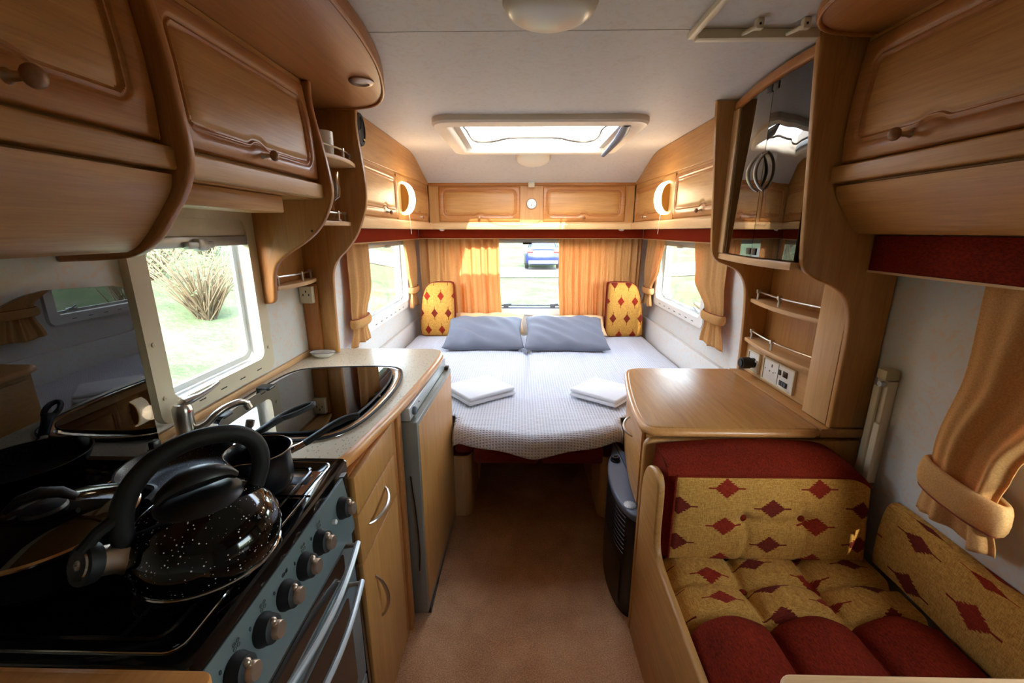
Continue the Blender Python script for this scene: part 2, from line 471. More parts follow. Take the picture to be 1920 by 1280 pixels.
def prof_map(poly, y0, sgn):
    """door mapping on an (x, z) profile running up; u along y. sgn: outward x sign"""
    seg = [0]
    for a, b in zip(poly, poly[1:]): seg.append(seg[-1]+sqrt((b[0]-a[0])**2+(b[1]-a[1])**2))
    def f(u, v, h):
        v = min(max(v, 0), seg[-1]-1e-9)
        for i in range(len(poly)-1):
            if v <= seg[i+1]: break
        t = (v-seg[i])/(seg[i+1]-seg[i])
        def nrm(k):
            a, b = poly[max(k-1, 0)], poly[min(k+1, len(poly)-1)]
            n = Vector((b[1]-a[1], -(b[0]-a[0]))).normalized()
            return n if n.x*sgn > 0 else -n
        n = nrm(i).lerp(nrm(i+1), t); x = lerp(poly[i][0], poly[i+1][0], t)+n.x*h; z = lerp(poly[i][1], poly[i+1][1], t)+n.y*h
        return Vector((x, y0+u, z))
    f.length = seg[-1]; return f
def bow_handle(mb, a, b, out, r=.0045, rise=.026, n=14):
    a, b, out = Vector(a), Vector(b), Vector(out)
    pts = []; rs = []
    for i in range(n+1):
        t = i/n; k = sin(pi*t)**.7
        pts.append(a.lerp(b, t)+out*rise*k); rs.append(r*(.75+.5*sin(pi*t)))
    return mb.tube(pts, rs, 8)
# ================================================================ SETTING
XL, XR, YF, YB, ZC = -.92, 1.08, 3.75, -1.25, 1.89
struct(MB().box(XL-.04, XR+.04, YB-.04, YF+.04, -.05, 0).build('floor', 'carpet'), 'short brown carpet covering the aisle floor')
KW = (1.02, 1.43, .965, 1.44); FL = (2.50, 3.40, .862, 1.335); FR = (2.50, 3.34, .895, 1.335); DW = (.16, .74, .82, 1.26); FW = (-.58, .74, .725, 1.345)
struct(slab_holes(MB(), 'x', XL-.04, XL, YB-.04, YF+.04, 0, 2.0, [KW, FL]).build('wall_left', 'wall'))
struct(slab_holes(MB(), 'x', XR, XR+.04, YB-.04, YF+.04, 0, 2.0, [FR, DW]).build('wall_right', 'wall'))
struct(slab_holes(MB(), 'y', YF, YF+.04, XL, XR, 0, 2.0, [FW]).build('wall_front', 'wall'))
struct(slab_holes(MB(), 'y', YB-.04, YB, XL, XR, 0, 2.0, []).build('wall_back', 'wall'))
SKY = (-.345, .515, 2.115, 2.80)
mb = slab_holes(MB(), 'z', ZC, ZC+.05, XL-.04, XR+.04, 1.244, YF+.04, [SKY])
mb.box(XL-.04, XR+.04, YB-.04, 1.240, ZC, ZC+.05)
mb.box(XL-.04, XR+.04, 1.24, 1.244, ZC+.004, ZC+.05)
cv = smooth_poly([(2.88, ZC), (2.97, 1.881), (3.05, 1.863), (3.13, 1.836), (3.24, 1.797), (3.37, 1.757), (3.48, 1.725)], 2)
mb.prism(cv+[(3.48, ZC+.001)], 'x', XL, XR)
struct(mb.build('ceiling', 'ceiling', smooth=50), 'pale vinyl ceiling panels with a joint across and a cove at the front')
for n, (x0, x1, zz) in enumerate(((XL+.001, XL+.028, .662), (XR-.028, XR-.001, .698))):
    struct(MB().box(x0, x1, 1.862, YF-.001, .34, zz, .006).build('trim_%d' % (n+1), 'wall'), 'padded wall lining ledge beside the bed')

def side_window(n, sx, wall_x, hole, fr, cassette=None, mat='cream', label=''):
    y0, y1, z0, z1 = hole; s = sx
    e = bpy.data.objects.new('window_%d' % n, None); COL.objects.link(e); e.location = (wall_x, (y0+y1)/2, z0); struct(e, label)
    # inner surround
    out = rrect(y0-fr, y1+fr, z0-fr, z1+fr, .035); inn = rrect(y0+.004, y1-.004, z0+.004, z1-.004, .03)
    ring(MB(), out, inn, 'x', wall_x-s*.001, wall_x-s*.022).build('surround', mat, e)
    i2 = rrect(y0+.022, y1-.022, z0+.022, z1-.022, .025)
    ring(MB(), inn, i2, 'x', wall_x+s*.024, wall_x+s*.034).build('sash_frame', 'silver', e)
    MB().box(min(wall_x+s*.026, wall_x+s*.032), max(wall_x+s*.026, wall_x+s*.032), y0+.018, y1-.018, z0+.018, z1-.018).build('glass_pane', 'pane', e)
    return e
w1 = side_window(1, -1, XL, KW, .048, label='kitchen window in a cream plastic surround above the worktop')
MB().box(-.925, -.905, 1.022, 1.428, 1.385, 1.438, .004).build('blind_fabric', 'cream', w1)
MB().box(-.925, -.900, 1.022, 1.428, 1.356, 1.385, .003).build('blind_bar', 'silver', w1)
m = MB().box(-.905, -.884, 1.150, 1.250, 1.352, 1.372, .005); m.box(-.905, -.882, 1.185, 1.225, 1.346, 1.38, .006); m.build('blind_catch', 'silver', w1)
for (yy, zz) in ((.992, 1.13), (.992, .99), (1.452, 1.0)):
    MB().lathe([(.006, 0), (.006, .003), (1e-4, .005)], (XL+.022, yy, zz), 12, Matrix.Rotation(pi/2, 3, 'Y')).build('screw_cap', 'cream', w1)
for k in range(4): MB().box(XL+.0215, XL+.0232, 1.10+k*.09, 1.125+k*.09, .937, .940).build('vent_slot', 'dark_metal', w1)
w2 = side_window(2, -1, XL, FL, .05, mat='white', label='window on the left beside the bed, between two tied curtains')
w3 = side_window(3, 1, XR, FR, .05, mat='white', label='window on the right beside the bed, between two tied curtains')
w4 = side_window(4, 1, XR, DW, .045, label='window beside the dinette seat')
for w, xx, s, hole in ((w2, XL, 1, FL), (w3, XR, -1, FR)):
    MB().box(min(xx-s*.01, xx+s*.018), max(xx-s*.01, xx+s*.018), hole[0]+.006, hole[1]-.006, hole[3]-.038, hole[3]-.006, .003).build('blind_bar', 'silver', w)
    ym = (hole[0]+hole[1])/2
    MB().box(min(xx, xx+s*.026), max(xx, xx+s*.026), ym-.05, ym+.05, hole[3]-.045, hole[3]-.028, .004).build('blind_catch', 'silver', w)
    for k in range(7): MB().box(min(xx+s*.0215, xx+s*.0232), max(xx+s*.0215, xx+s*.0232), hole[0]+.08+k*.105, hole[0]+.11+k*.105, hole[2]-.03, hole[2]-.026).build('vent_slot', 'dark_metal', w)
    for yy in (hole[0]+.12, hole[1]-.12):
        m = MB().box(min(xx-s*.022, xx+s*.0), max(xx-s*.022, xx), yy-.03, yy+.03, hole[2]+.022, hole[2]+.036, .004); m.cyl((xx-s*.012, yy, hole[2]+.03), (xx+s*.004, yy+.02, hole[2]+.05), .005, 8); m.build('stay_catch', 'silver', w)
# front window
e = bpy.data.objects.new('window_5', None); COL.objects.link(e); e.location = (.08, YF, .725); struct(e, 'front window between the long gold curtains')
x0, x1, z0, z1 = FW
ring(MB(), rrect(x0-.045, x1+.045, z0-.045, z1+.045, .03), rrect(x0+.004, x1-.004, z0+.004, z1-.004, .02), 'y', YF+.001, YF-.02).build('surround', 'white', e)
ring(MB(), rrect(x0+.004, x1-.004, z0+.004, z1-.004, .02), rrect(x0+.02, x1-.02, z0+.018, z1-.02, .015), 'y', YF+.022, YF+.034).build('sash_frame', 'grey_plastic', e)
MB().box(x0+.016, x1-.016, YF+.026, YF+.031, z0+.014, z1-.016).build('glass_pane', 'pane', e)
MB().box(x0+.006, x1-.006, YF-.018, YF+.012, z1-.045, z1-.012, .003).build('blind_bar', 'silver', e)
MB().box(.02, .095, YF-.026, YF-.016, z1-.054, z1-.040, .002).build('blind_catch', 'dark_metal', e)
for zz in (z0+.012, z0+.036): MB().cyl((x0+.01, YF+.004, zz), (x1-.01, YF+.004, zz), .006, 8).build('stay_rail', 'grey_plastic', e)
for xx in (-.128, .285):
    m = MB().box(xx-.02, xx+.025, YF-.012, YF+.012, z0+.016, z0+.052, .005); m.cyl((xx, YF-.008, z0+.046), (xx+.05, YF-.008, z0+.05), .006, 8); m.build('stay_catch', 'grey_plastic', e)
# skylight
e = bpy.data.objects.new('window_6', None); COL.objects.link(e); e.location = (.085, 2.47, ZC); struct(e, 'rooflight in a cream plastic frame')
mb = MB(); o0 = rrect(-.405, .575, 2.03, 2.87, .09, 7); o1 = rrect(-.397, .567, 2.038, 2.862, .085, 7); i0 = rrect(-.33, .50, 2.125, 2.79, .02, 7); i1 = rrect(-.322, .492, 2.133, 2.782, .016, 7)
loops = [(o0, ZC-.001), (o0, ZC-.022), (o1, ZC-.031), (rrect(-.345, .515, 2.11, 2.805, .03, 7), ZC-.034), (i0, ZC-.026), (i1, ZC-.01), (i1, ZC+.085)]
n = len(o0)
for lp, z in loops: mb.v += [(p[0], p[1], z) for p in lp]
for k in range(len(loops)-1):
    for i in range(n): mb.f.append((k*n+i, k*n+(i+1) % n, (k+1)*n+(i+1) % n, (k+1)*n+i))
mb.build('frame', 'cream_light', e, 40, normals=False)
mb = MB()
def dome(u, v):
    x = lerp(-.345, .515, u); y = lerp(2.115, 2.80, v); k = (sin(pi*u)*sin(pi*v))**.4
    return (x, y, ZC+.07+.05*k)
mb.grid(dome, 16, 16); mb.build('dome', 'acrylic', e, 180)
pts = [(-.318, 2.30), (-.285, 2.36), (-.287, 2.64), (-.27, 2.75), (-.167, 2.75), (-.065, 2.62), (.205, 2.62), (.313, 2.75), (.42, 2.75), (.44, 2.62), (.413, 2.37), (.474, 2.28)]
MB().tube([(p[0], p[1], ZC+.022) for p in smooth_poly(pts, 2)], .006, 6).build('stay_bar', 'dark_metal', e)
MB().box(-.325, -.290, 2.15, 2.77, ZC-.012, ZC+.012, .004).build('blind_rail', 'silver', e)
MB().box(-.30, .47, 2.135, 2.16, ZC-.02, ZC+.012, .004).build('blind_cassette', 'cream', e)
MB().box(.462, .494, 2.15, 2.77, ZC-.012, ZC+.012, .004).build('blind_rail', 'silver', e)
MB().tube([(.475, 2.10, 1.862), (.480, 2.20, 1.848), (.476, 2.29, 1.834), (.460, 2.42, 1.812), (.447, 2.51, 1.797)], [.020, .024, .020, .015, .012], 12, flat=.6).build('winding_handle', 'grey_plastic', e)
# ================================================================ FRONT AND SIDE LOCKERS
XSL, XSR, YFL = -.70, .86, 3.40
def ceil_z(y): return interp(y, [(2.88, ZC)]+cv[1:])
def side_locker(sgn, face, wall, y0, doors, label, lampy):
    e = thing('bed_locker', label, 'locker', (lerp(face, wall, .5), lerp(y0, YFL, .5), 1.41))
    f = face; d = .018 if sgn > 0 else -.018     # sgn>0: unit on left, faces +x
    # carcass: bottom board, pale rail, door backing, upper fascia following the ceiling
    MB().box(min(f, wall), max(f, wall), y0, YFL+.001, 1.414, 1.426).build('bottom_board', 'pale_y', e)
    rl = MB(); prof = [(f+d*.8, 1.413), (f+d*1.0, 1.425), (f+d*.7, 1.455), (f, 1.464), (f-d, 1.464), (f-d, 1.413)]
    rl.prism(prof, 'y', y0, YFL-.002); rl.build('bottom_rail', 'pale_y', e)
    pl = [(y0, 1.464)]+[(YFL, 1.464)]+[(y, ceil_z(y)-.0015) for y in (3.40, 3.34, 3.28, 3.2, 3.12, 3.04, 2.98, 2.92, 2.88)]+[(y0, ZC-.0015)]
    MB().prism(pl, 'x', min(f-d*1.3, f-d*.35), max(f-d*1.3, f-d*.35)).build('carcass_panel', 'oak_y', e)
    pl = [(y0, 1.709), (YFL-.004, 1.735)]+[(y, ceil_z(y)-.002) for y in (3.396, 3.34, 3.28, 3.2, 3.12, 3.04, 2.98, 2.92, 2.88)]+[(y0, ZC-.002)]
    MB().prism(pl, 'x', min(f-d*.35, f+d*.1), max(f-d*.35, f+d*.1), .0015, 1).build('upper_fascia', 'oak_y', e)
    for (a, b, ku) in doors:
        poly = [(f+d*.1, 1.470), (f+d*.45, 1.53), (f+d*.5, 1.60), (f+d*.35, 1.66), (f, 1.702)]
        mp = prof_map(poly, a, sgn); w = b-a
        make_door(e, mp, w, mp.length, (.045, .045, .052, .036), (ku*w, .026), .012, 'frame_y', 'oak_y', ku*w, flip=sgn < 0, ksz=.85)
    MB().box(min(f-d*.35, f+d*.1), max(f-d*.35, f+d*.1), doors[0][1]+.004, doors[1][0]-.004, 1.466, 1.712, .001).build('centre_stile', 'oak_z', e)
    return e
side_locker(1, XSL, XL+.002, 1.822, ((1.86, 2.525, .66), (2.775, 3.36, .5)), 'long oak locker above the left bed window, behind the crescent lamp', 2.64)
side_locker(-1, XSR, XR-.002, 1.863, ((1.90, 2.53, .36), (2.765, 3.36, .5)), 'long oak locker above the right bed window, next to the glass cabinet', 2.65)
# front locker
e = thing('front_locker', 'oak locker with two doors across the front window, clock between them', 'locker', (.08, 3.55, 1.41))
MB().box(XSL-.15, XSR+.15, YFL+.003, YF-.002, 1.414, 1.426).build('bottom_board', 'pale_x', e)
MB().prism([(YFL-.014, 1.413), (YFL-.018, 1.425), (YFL-.012, 1.455), (YFL, 1.464), (YFL+.018, 1.464), (YFL+.018, 1.413)], 'x', XSL+.001, XSR-.001).build('bottom_rail', 'pale_x', e)
MB().box(XSL+.001, XSR-.001, YFL+.004, YFL+.02, 1.464, 1.73).build('face_panel', 'oak_z', e)
MB().box(XSL+.001, XSR-.001, YFL-.006, YFL+.02, 1.731, ceil_z(3.4)+.012, .003).build('top_fascia', 'frame_x', e)
def front_map(x0):
    poly = [(YFL-.005, 1.470), (YFL-.010, 1.53), (YFL-.011, 1.60), (YFL-.008, 1.66), (YFL-.002, 1.726)]
    m = prof_map(poly, 0, -1)
    def f(u, v, h): p = m(u, v, h); return Vector((x0+u, p.x, p.z))
    f.length = m.length; return f
for (a, b) in ((-.622, -.004), (.170, .790)):
    m = front_map(a); make_door(e, m, b-a, m.length, (.045, .045, .055, .038), ((b-a)/2, .03), .010, 'frame_x', 'oak_x', (b-a)/2, ksz=.85)
# wall clock / barometer and sensor box
c = thing('clock', 'small round white dial between the two front locker doors', 'clock', (.083, YFL+.003, 1.60))
RX = Matrix.Rotation(pi/2, 3, 'X')
MB().lathe([(.040, 0), (.040, .010), (.037, .014), (.034, .012)], (.083, YFL+.003, 1.60), 32, RX).build('rim', 'champagne', c)
MB().lathe([(.035, .0), (.035, .0115), (1e-4, .0115)], (.083, YFL+.003, 1.60), 32, RX).build('dial', 'ceramic', c)
m = MB()
for k in range(12):
    a = 2*pi*k/12; m.box(.083+.025*sin(a)-.0015, .083+.025*sin(a)+.0015, YFL-.0092, YFL-.0085, 1.60+.025*cos(a)-.0025, 1.60+.025*cos(a)+.0025)
m.build('hour_marks', 'black', c)
m = MB(); m.box(.0815, .0845, YFL-.0098, YFL-.0090, 1.585, 1.600); m.box(.082, .0842, YFL-.0102, YFL-.0096, 1.580, 1.60); m.build('hands', 'black', c)
c = thing('alarm_sensor', 'small cream alarm sensor under the ceiling above the dial', 'sensor', (.08, YFL-.01, 1.72))
MB().box(.056, .104, YFL-.032, YFL-.007, 1.716, 1.768, .004).build('body', 'cream', c)
MB().box(.064, .096, YFL-.0345, YFL-.031, 1.742, 1.757, .001).build('lens', 'silver', c)
# crescent wall lamps (lit)
def crescent(sgn, face, yc, label):
    f = face; e = thing('crescent_lamp', label, 'lamp', (f, yc, 1.50), 'crescent lamps on the bed lockers')
    z0, z1 = 1.497, 1.678; zc = (z0+z1)/2; y0, y1 = yc-.042, yc+.042
    arc = lambda r, o: [(f+sgn*(.004+r*cos(radians(q))), zc+o*sin(radians(q))) for q in range(-88, 89, 8)]
    MB().prism([(f, zc-.078)]+arc(.040, .078)+[(f, zc+.078)], 'y', y0, y1).build('body', 'gold_trim', e)
    A, B = arc(.042, .082), arc(.058, .092); n = len(A); mb = MB()
    for yy, k in ((y0+.012, 0), (y0, .3), (y0, 1), (yc, 1.12), (y1, 1), (y1, .3), (y1-.012, 0)):
        mb.v += [(lerp(p[0], q[0], k), yy, lerp(p[1], q[1], k)) for p, q in zip(A, B)]
    for j in range(6):
        for i in range(n-1): mb.f.append((j*n+i, j*n+i+1, (j+1)*n+i+1, (j+1)*n+i))
    mb.build('diffuser', 'lamp_glow', e, 60)
    MB().tube([(f+sgn*.03, yc, z0), (f+sgn*.034, yc-.002, z0-.05), (f+sgn*.036, yc, z0-.115)], .0012, 6).build('pull_cord', 'white', e)
    return e
crescent(1, XSL+.002, 2.66, 'lit crescent wall lamp on the left bed locker')
crescent(-1, XSR-.002, 2.655, 'lit crescent wall lamp on the right bed locker')
for sgn, f, y in ((1, XSL, 2.66), (-1, XSR, 2.655)):
    L = bpy.data.lights.new('lamp_glow', 'POINT'); L.energy = 1.0; L.color = (1, .78, .5); L.shadow_soft_size = .05
    lo = bpy.data.objects.new('crescent_lamp_light', L); COL.objects.link(lo); lo.location = (f+sgn*.10, y, 1.59)
# loudspeakers at the locker tops
def speaker(sgn, x, y, label):
    e = thing('loudspeaker', label, 'speaker', (x, y, 1.745), 'oval loudspeakers')
    M = Matrix.Rotation(sgn*pi/2, 3, 'Y')
    D = Matrix(((1, 0, 0), (0, .052, 0), (0, 0, .066)))
    def pt(r, h, k): a = 2*pi*k/28; return (x+sgn*h, y+.052*r*cos(a), 1.812+.066*r*sin(a))
    mb = MB(); prof = [(1.0, 0), (1.0, .02), (.94, .029), (.75, .031), (.72, .027), (.3, .024), (.02, .024)]
    for r, h in prof: mb.v += [pt(r, h, k) for k in range(28)]
    for i in range(len(prof)-1):
        for k in range(28): mb.f.append((i*28+k, i*28+(k+1) % 28, (i+1)*28+(k+1) % 28, (i+1)*28+k))
    mb.build('body', 'rubber', e)
    q = MB(); q.box(min(x+sgn*.029, x+sgn*.0315), max(x+sgn*.029, x+sgn*.0315), y+.012, y+.032, 1.772, 1.780, .0008); q.build('badge', 'gold_trim', e)
    MB().tube([(x+sgn*.029, y-.035, 1.80), (x+sgn*.031, y-.012, 1.812), (x+sgn*.031, y, 1.84), (x+sgn*.03, y+.004, 1.866)], .002, 6).build('trim_line', 'black', e)
speaker(1, XSL+.0022, 1.942, 'black oval loudspeaker on the left, under the ceiling board')
speaker(-1, XSR-.0022, 1.94, 'black oval loudspeaker on the right, beside the glass cabinet')
# ================================================================ VALANCES
def valance(name, x0, x1, y0, y1, z0, z1, label, mat='red_valance'):
    e = thing(name, label, 'valance', ((x0+x1)/2, (y0+y1)/2, z0))
    MB().box(x0, x1, y0, y1, z0+.006, z1, .003).build('fabric_board', mat, e)
    MB().box(x0-.001, x1+.001, y0-.001, y1+.001, z0, z0+.006).build('trim_strip', 'pale_y', e)
valance('pelmet', -.85, -.825, 1.825, 3.548, 1.336, 1.412, 'red fabric pelmet over the left bed window')
valance('pelmet', .985, 1.010, 1.865, 3.548, 1.336, 1.412, 'red fabric pelmet over the right bed window')
valance('pelmet', -.824, .984, 3.552, 3.577, 1.338, 1.412, 'long red fabric pelmet over the front window')
valance('pelmet', .985, 1.010, -.30, 1.242, 1.287, 1.388, 'red fabric pelmet over the dinette window, coloured darker for its shade', 'red_velour')  # the shade on this pelmet is put into its colour by darker velour
for xx in (-.62, .79):
    tag(MB().lathe([(.022, 0), (.022, -.006), (.012, -.012), (1e-4, -.013)], (xx, 3.47, 1.4132), 20).build('spotlight', 'ceramic'), 'small white spotlight under the front locker, at the %s corner' % ('left' if xx < 0 else 'right'), 'spotlight', 'spotlights under the front locker')
# ================================================================ CURTAINS
def folds(n, seed):
    rnd = random.Random(seed); ph = [rnd.uniform(0, 6.28) for _ in range(4)]; am = [rnd.uniform(.5, 1), rnd.uniform(.2, .5), rnd.uniform(.1, .35)]
    return lambda u: am[0]*sin(2*pi*n*u+ph[0]+.8*sin(2*pi*u*1.7+ph[3]))+am[1]*sin(2*pi*n*1.63*u+ph[1])+am[2]*sin(2*pi*n*2.7*u+ph[2])
def drape(name, label, along, z1, z0, rows, fold, seed, depth, group=None, nu=90, nv=40, parts=None):
    """rows: (t, c0, c1, amp, off) t from top 0 to bottom 1; along 'x' or 'y'; depth is the plane coordinate and sign of the room side"""
    d0, sg = depth; F = folds(fold, seed)
    c = [interp(0, [(r[0], r[k]) for r in rows]) for k in (1, 2)]
    loc = ((c[0]+c[1])/2, d0, z0) if along == 'x' else (d0, (c[0]+c[1])/2, z0)
    e = thing(name, label, 'curtain', loc, group)
    def fn(u, v):
        ts = [interp(v, [(r[0], r[k]) for r in rows]) for k in range(1, 5)]
        p = lerp(ts[0], ts[1], u); q = d0+sg*(ts[3]+ts[2]*F(u)); z = lerp(z1, z0, v)+.006*sin(9*u+seed)*v
        return (p, q, z) if along == 'x' else (q, p, z)
    MB().grid(fn, nu, nv).build('drape', 'curtain', e, 180, solid=.002)
    return e
def sm(rows, n=24):
    """smooth the rows through cosine easing"""
    out = []
    for a, b in zip(rows, rows[1:]):
        for k in range(n//len(rows)+2):
            t = k/(n//len(rows)+2); s_ = (1-cos(pi*t))/2
            out.append((lerp(a[0], b[0], t),)+tuple(lerp(a[i], b[i], s_) for i in range(1, 5)))
    out.append(rows[-1]); return out
def tieback(e, path, r, seed=0, mat='curtain'):
    o = MB().tube(path, r, 12, closed=True, flat=2.1, upv=(0, 0, 1)).build('tieback', mat, e, 180)
    pts = [(p[0], p[1], p[2]+r*2.05) for p in path]
    MB().tube(pts, .003, 6, closed=True).build('tieback_piping', 'piping', e)
def loop_y(x, sg, yc, hy, hx, z, slope=0, n=22):
    return [(x+sg*hx*(1+cos(2*pi*k/n)), yc+hy*sin(2*pi*k/n), z+slope*sin(2*pi*k/n)) for k in range(n)]
# front pair
drape('long_curtain', 'gold front curtain on the left of the front window', 'x', 1.352, .60, [(0, -.845, -.180, .016, .03), (.5, -.84, -.172, .020, .035), (1, -.84, -.150, .020, .035)], 9, 3, (3.665, -1), 'gold curtains at the front window', 220)
drape('long_curtain', 'gold front curtain on the right of the front window', 'x', 1.352, .60, [(0, .320, 1.01, .016, .03), (.5, .322, 1.005, .020, .035), (1, .345, 1.0, .020, .035)], 9.5, 8, (3.665, -1), 'gold curtains at the front window', 220)
# side pairs at the bed
def tied(label, xw, sg, y0, y1, yt, hw, zt, zb, z1=1.345, seed=1, fl=1.0, off=.012, grp='tied curtains at the bed windows', fold=3.2, ndx=.026):
    v = (z1-zt)/(z1-zb)
    rows = sm([(0, y0, y1, .010, .022), (v*.55, lerp(y0, yt-hw, .25), lerp(y1, yt+hw, .25), .014, .03), (v-.03, yt-hw, yt+hw, .010, .03), (v+.05, yt-hw*.95, yt+hw*.95, .009, .03), (1, yt-hw*(1.0+.35*fl), yt+hw*(1.0+.35*fl), .013, .03)])
    e = drape('tied_curtain', label, 'y', z1, zb, rows, fold, seed, (xw, sg), grp, 90, 48)
    tieback(e, loop_y(xw+sg*.004, sg, yt, hw+.012, ndx, zt), .012)
    return e
tied('gold curtain tied in a knot nearest the kitchen, left bed window', XL+.022, 1, 2.20, 2.52, 2.27, .10, .925, .805, seed=5)
tied('gold curtain tied back at the far end of the left bed window', XL+.022, 1, 3.27, 3.60, 3.47, .09, .94, .80, seed=9)
tied('gold curtain tied back nearest the cabinet, right bed window', XR-.022, -1, 2.20, 2.62, 2.26, .10, .955, .80, seed=12)
tied('gold curtain tied back at the far end of the right bed window', XR-.022, -1, 3.16, 3.56, 3.45, .085, .94, .82, seed=14)
# dinette curtain
rows = sm([(0, .70, .965, .012, .03), (.35, .72, .955, .018, .035), (.68, .80, .975, .016, .04), (.80, .815, .975, .013, .035), (.86, .815, .975, .013, .035), (1, .79, .985, .018, .035)])
e = drape('dinette_curtain', 'gold curtain tied back beside the dinette seat', 'y', 1.30, .715, rows, 1.5, 21, (XR-.026, -1), None, 110, 60)
tb = [(XR-.030-.026*(1-cos(2*pi*k/26)), .890+.092*sin(2*pi*k/26), .812+.010*sin(2*pi*k/26)) for k in range(26)]
MB().tube(tb, .012, 12, closed=True, flat=3.2, upv=(0, 0, 1)).build('tieback', 'curtain', e, 180)
MB().tube([(p[0]-.004, p[1], p[2]-.036) for p in tb], .003, 6, closed=True).build('tieback_piping', 'piping', e)
# ================================================================ KITCHEN, OVERHEAD (left wall)
W0 = XL+.002
ZB = 1.853   # underside of the ceiling board
PA = smooth_poly([(-.655, ZB-.001), (-.640, 1.775), (-.628, 1.70), (-.620, 1.60), (-.616, 1.545), (-.622, 1.505), (-.645, 1.462), (-.676, 1.425), (-.705, 1.388), (-.745, 1.356), (-.79, 1.345), (W0, 1.340)], 2)
PA_poly = PA+[(W0, ZB-.001)]
def off_prof(pts, d): return [(p[0]-d, p[1]) for p in pts]
# locker nearest the camera
e = thing('overhead_locker', 'large oak overhead locker above the hob, nearest the viewer', 'locker', (-.78, .37, 1.345))
MB().prism(PA_poly, 'y', .840, .864, .007, 3).build('end_panel', 'frame_z', e)
YA0 = -.14
MB().box(W0, -.676, YA0, .838, 1.506, ZB-.002).build('carcass', 'oak_y', e)
mp = prof_map([(-.652, 1.560), (-.650, 1.62), (-.654, 1.70), (-.664, 1.78), (-.672, 1.842)], YA0, 1)
make_door(e, mp, .832-YA0, mp.length, (.06, .062, .062, .05), (.735, .030), .02, 'frame_y', 'oak_y', .735, ksz=1.15)
MB().prism(rrect(-.685, -.640, 1.510, 1.551, .006), 'y', YA0, .838).build('rail', 'oak_y', e)
fl = smooth_poly([(-.648, 1.502), (-.654, 1.475), (-.682, 1.438), (-.716, 1.396), (-.745, 1.368), (-.765, 1.360)], 2)
MB().prism(fl+[(W0, 1.358), (W0, 1.502)], 'y', YA0, .836, .004).build('lower_flap', 'oak_y', e)
# second locker
e = thing('overhead_locker', 'oak overhead locker above the kitchen window', 'locker', (-.78, 1.17, 1.15))
PB = smooth_poly([(-.660, ZB-.001), (-.663, 1.79), (-.648, 1.71), (-.630, 1.62), (-.620, 1.545), (-.624, 1.50), (-.644, 1.452), (-.677, 1.403), (-.727, 1.362), (-.79, 1.326), (-.835, 1.294), (-.853, 1.25), (-.858, 1.18), (-.862, 1.158), (-.88, 1.150), (W0, 1.150)], 2)
MB().prism(PB+[(W0, ZB-.001)], 'y', 1.468, 1.492, .007, 3).build('end_panel', 'frame_z', e)
MB().box(W0, -.682, .866, 1.466, 1.50, ZB-.002).build('carcass', 'oak_y', e)
mp = prof_map([(-.656, 1.560), (-.655, 1.63), (-.660, 1.71), (-.670, 1.79), (-.676, 1.838)], .872, 1)
make_door(e, mp, .590, mp.length, (.05, .048, .048, .05), (.283, .025), .02, 'frame_y', 'oak_y', .275, ksz=1.0)
MB().prism(rrect(-.690, -.648, 1.504, 1.549, .006), 'y', .866, 1.466).build('rail', 'pale_y', e)
MB().box(-.80, -.696, .866, 1.300, 1.452, 1.499, .004).build('blind_box', 'oak_y', e)
MB().lathe([(.004, 0), (.004, .002), (1e-4, .0025)], (-.70, 1.468, 1.40), 10, Matrix.Rotation(pi/2, 3, 'X')).build('screw_head', 'dark_metal', e)
# shelf unit between the locker and the tall end panel
e = thing('corner_shelf_unit', 'open oak shelf unit with three galleried shelves, left of the bed', 'shelf', (-.80, 1.66, .88))
PC = smooth_poly([(-.634, ZB-.001), (-.640, 1.787), (-.628, 1.69), (-.618, 1.59), (-.620, 1.52), (-.634, 1.465), (-.668, 1.385), (-.711, 1.331), (-.758, 1.288), (-.782, 1.25), (-.791, 1.20), (-.796, 1.0), (-.797, .882)], 2)
MB().prism(PC+[(W0, .882), (W0, ZB-.001)], 'y', 1.792, 1.816, .006, 2).build('end_panel', 'oak_z', e)
MB().box(W0, W0+.012, 1.494, 1.790, 1.195, ZB-.002).build('back_panel', 'oak_z', e)
MB().box(W0, -.858, 1.768, 1.790, .882, 1.185, .002).build('corner_post', 'frame_z', e)
def shelf(z, xf, y0=1.495, y1=1.789):
    n = 10
    fr = [(xf+.022*sin(pi*k/n), lerp(y0, y1, k/n)) for k in range(n+1)]
    s = MB().prism([(W0+.013, y0)]+fr+[(W0+.013, y1)], 'z', z-.016, z, .004).build('shelf', 'pale_y', e)
    rl = MB(); zz = z+.030
    rl.tube([(p[0]-.020, p[1], zz) for p in fr[1:]], .0035, 8); rl.build('gallery_rail', 'metal', s)
    for k in (1, 6, 10):
        p = fr[k]; q = MB(); q.cyl((p[0]-.020, p[1]-(.006 if k == 10 else 0), z-.001), (p[0]-.020, p[1]-(.006 if k == 10 else 0), zz+.004), .0045, 8); q.box(p[0]-.027, p[0]-.013, p[1]-.013, p[1]-.001, zz-.004, zz+.007, .002); q.build('gallery_post', 'metal', s)
shelf(1.655, -.652); shelf(1.436, -.690); shelf(1.210, -.858)
e = thing('wall_socket', 'cream mains socket under the lowest galleried shelf', 'socket', (-.89, 1.755, 1.108))
MB().box(-.915, -.862, 1.742, 1.767, 1.108, 1.178, .003).build('box', 'cream', e)
for dx, dz in ((-.012, .036), (.012, .036), (0, .05)): MB().box(-.8875+dx-.002, -.8875+dx+.002, 1.7412, 1.7425, 1.108+dz-.78*.006, 1.108+dz+.004).build('socket_hole', 'black', e)
